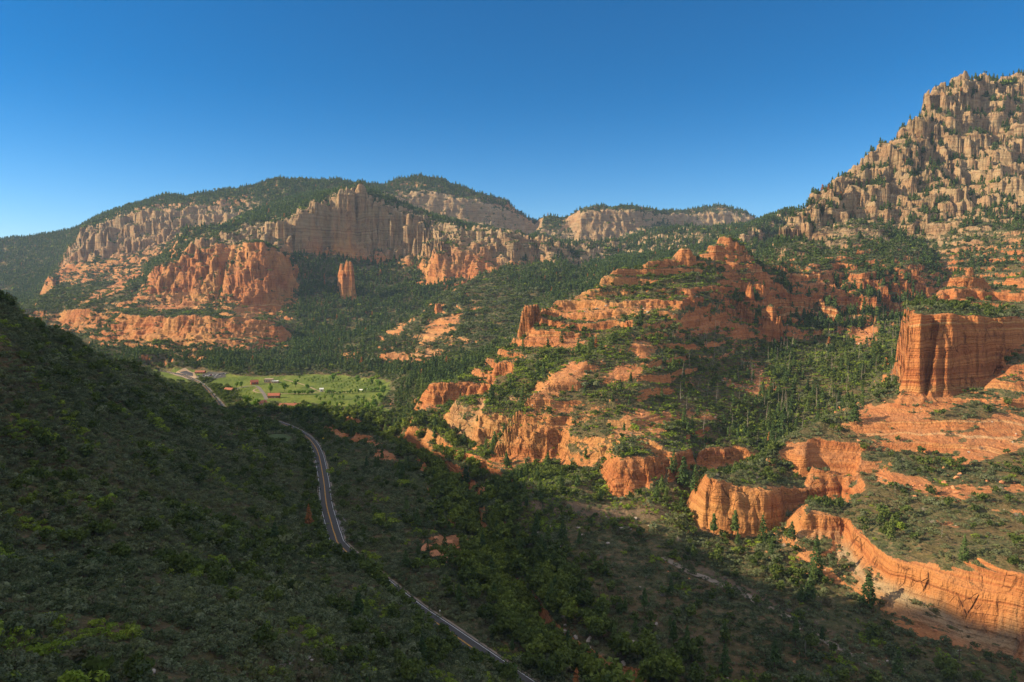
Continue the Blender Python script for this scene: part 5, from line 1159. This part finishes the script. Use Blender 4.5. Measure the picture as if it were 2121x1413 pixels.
for row in range(3):
    for k in range(9):
        if rr.random() < .15: continue
        c = rr.choice(['silver', 'white', 'silver', 'black', 'dark blue', 'dark red', 'grey', 'white'])
        car(x0 - 13 + k * 3.4 + row * 2, y0 - 14 + row * 15, math.pi / 2 + rr.uniform(-.06, .06), c, '%s car parked %s from the left in the %s row of the car park' % (c, ordn[k], ['nearest', 'middle', 'farthest'][row]), 'cars parked in the car park', rr.random() < .5)
p_ = ROAD[np.argmin(np.abs(ROAD[:, 1] - gw(447, 822)[1]))]
car(p_[0] + 1.8, p_[1], 2.0, 'black', 'black car driving on the sunlit bend of the highway', None, False, .18)
# ------------------------------------------------------------------ white tents, signs, posts
for (a, b, l_, lb) in ((748, 812, 5, 'white canopy tent at the right end of the field, left of its pair'), (766, 812, 8, 'longer white canopy tent at the right end of the field')):
    x, y = gw(a, b, 3); z = float(ground(x, y)[0]); r = root('canopy_tent', (x, y, z), .1, lb, 'tent')
    bm = bmesh.new(); gable(bm, l_, 4, 2.4, 1.0, .2, .1); bobj('canopy', bm, M_WHITE, r)
    for sx in (-1, 1):
        for sy in (-1, 1):
            bm = bmesh.new(); bx(bm, sx * l_ / 2 - .06, sx * l_ / 2 + .06, sy * 2 - .06, sy * 2 + .06, -.3, 2.4); bobj('leg', bm, M_WHITE, r)
M_YEL = plainmat('yellow_sign_face', (.85, .55, .02), .5, var=.03); M_BLK = plainmat('black_sign_mark', (.015, .015, .015)); M_GALV = plainmat('galvanised_steel', (.42, .43, .44), .5, .4)
def at_road(Yv, off):
    i = int(np.argmin(np.abs(ROAD[:, 1] - Yv))); t = ROAD[min(i + 1, len(ROAD) - 1)] - ROAD[max(i - 1, 0)]; t = t / np.linalg.norm(t); return ROAD[i][0] + t[1] * off, ROAD[i][1] - t[0] * off
x, y = at_road(612, 8.5); r = root('road_sign', (x, y, float(ground(x, y)[0])), 0, 'yellow diamond warning sign on a post right of the road bend', 'sign')
bm = bmesh.new(); bx(bm, -.05, .05, .02, .12, -.4, 4.6); bobj('post', bm, M_GALV, r)
bm = bmesh.new(); c_ = [(0, -1.0), (1.0, 0), (0, 1.0), (-1.0, 0)]; a = [bm.verts.new((q[0], 0, 4.6 + q[1])) for q in c_]; b = [bm.verts.new((q[0], .018, 4.6 + q[1])) for q in c_]
bm.faces.new(a); bm.faces.new(b[::-1])
for i in range(4): bm.faces.new((a[i], b[i], b[(i + 1) % 4], a[(i + 1) % 4]))
fc = bobj('sign_face', bm, M_YEL, r)
bm = bmesh.new(); bx(bm, -.07, .07, -.012, -.006, 4.2, 4.7); bx(bm, -.35, -.07, -.012, -.006, 4.58, 4.7); vs = [bm.verts.new(p) for p in ((-.35, -.009, 4.45), (-.35, -.009, 4.83), (-.55, -.009, 4.64))]; bm.faces.new(vs); bobj('arrow', bm, M_BLK, fc)
x, y = at_road(282, 5.8); r = root('marker_post', (x, y, 0.0), 0, 'small pale road marker at the edge of the near highway', 'marker post')
bm = bmesh.new(); bx(bm, -.04, .04, 0, .06, -.3, 1.5); bobj('post', bm, M_GALV, r); bm = bmesh.new(); bx(bm, -.3, .3, -.02, -.004, 1.1, 1.7); bobj('plate', bm, M_WHITE, r)
x, y = gw(1985, 1400, 3); z = float(ground(x, y)[0]); r = root('utility_pole', (x, y, z), .35, 'wooden utility pole with crossarm at the bottom right corner', 'utility pole')
v, f = tube((0, 0, -.5), (0, 0, 9.5), .17, .11, 8); mesh_obj('pole', v, f, M_BARK, r); bm = bmesh.new(); bx(bm, -1.2, 1.2, -.08, .05, 8.8, 8.95); ca = bobj('crossarm', bm, M_BARK, r)
for k in (-1.05, -.4, .4, 1.05):
    v, f = tube((k, 0, 8.952), (k, 0, 9.2), .05, .035, 6); mesh_obj('insulator', v, f, M_WHITE, ca)
# ------------------------------------------------------------------ boulders
def boulder_mesh(seed):
    bm = bmesh.new(); bmesh.ops.create_icosphere(bm, subdivisions=3, radius=1)
    rs = np.random.default_rng(seed); pl = rs.normal(0, 1, (9, 3)); pl /= np.linalg.norm(pl, axis=1, keepdims=True); hh = rs.uniform(.5, .85, 9)
    for v in bm.verts:
        c = np.array(v.co)
        for q_, d in zip(pl, hh):
            e = c @ q_ - d
            if e > 0: c = c - q_ * e * .92
        v.co = c * np.array([1.25, .95, .72])
    me = bpy.data.meshes.new('boulder'); bm.to_mesh(me); bm.free(); me.materials.append(M_ROCKR if seed % 2 else M_ROCKG); return me
M_ROCKR = plainmat('red_sandstone', (.46, .20, .10), nscale=2, var=.35); M_ROCKG = plainmat('pale_stone', (.36, .30, .25), nscale=2, var=.35)
BM_ = [boulder_mesh(k) for k in range(6)]
rr = random.Random(21)
zones = [((905, 1130), 30, 22, 9, 3.2, 'red boulder beside the creek gully', 1), ((925, 1160), 16, 14, 8, 1.8, 'broken red boulder below the creek ledge', 1), ((1110, 1230), 90, 50, 22, 1.5, 'pale boulder between shrubs right of the creek', 0),
         ((1250, 1330), 110, 60, 24, 1.4, 'pale boulder on the brushy canyon floor', 0), ((560, 1385), 90, 25, 12, .55, 'grey stone showing through the nearest brush', 0), ((200, 1375), 120, 25, 12, .5, 'grey stone low on the near hillside', 0), ((1000, 1080), 40, 40, 8, 1.6, 'red boulder at the mouth of the dark gorge', 1),
         ((1230, 1100), 120, 30, 14, 1.3, 'pale rock on the bare patch under the sunlit slope', 0), ((1985, 1010), 100, 40, 14, 1.4, 'red boulder on the slickrock shelf', 1)]
lay_y = np.arange(620, 1, -1)
def pick_ground(px_, py_, zg):
    x, y = gw(px_, py_, zg)
    for _ in range(6): zz = float(ground(x, y)[0]); x, y = gw(px_, py_, zz) if zz < 120 else (x, y)
    return x, y, zz
for (c, ax, ay, n, sz, lb, redd) in zones:
    for k in range(n):
        px_, py_ = c[0] + rr.uniform(-ax, ax), c[1] + rr.uniform(-ay, ay); x, y, z = hit(px_, py_)
        if not (60 < y < 700): continue
        s_ = sz * rr.uniform(.5, 1.3); o = bpy.data.objects.new('boulder', BM_[rr.randrange(3) * 2 + redd]); COL.objects.link(o)
        o.location = (x, y, z + s_ * .15); o.rotation_euler = (rr.uniform(-.3, .3), rr.uniform(-.3, .3), rr.uniform(0, 6)); o.scale = (s_, s_ * rr.uniform(.7, 1.1), s_ * rr.uniform(.6, 1.1))
        o['label'] = lb; o['category'] = 'boulder'; o['group'] = lb.replace('boulder', 'boulders')

if VEG:
    talus = 4 * RQ * (1 - RQ) * .030 * sstep(.45, .7, NZ) * (cY < 1100) * (cY > 90) + .0025 * RQ * (NZ > .75) * (cY < 900) + .0022 * bench
    P, j, i, r = scatter(talus / np.clip(cY / 500, 1, 2.5), 31); n = len(P)
    S_ = np.exp(r.normal(math.log(.42), .5, n)) * np.clip(P[:, 1] / 500, .9, 1.8)
    points_obj('rubble', P, np.clip(S_, .15, 2.2), r.uniform(0, 6.28, n), r.uniform(0, 1, n), [BM_[1], BM_[3], BM_[5], BM_[0]], 'fallen sandstone rubble strewn below the ledges and cliffs', 'rubble')
    print('RUBBLE', n)
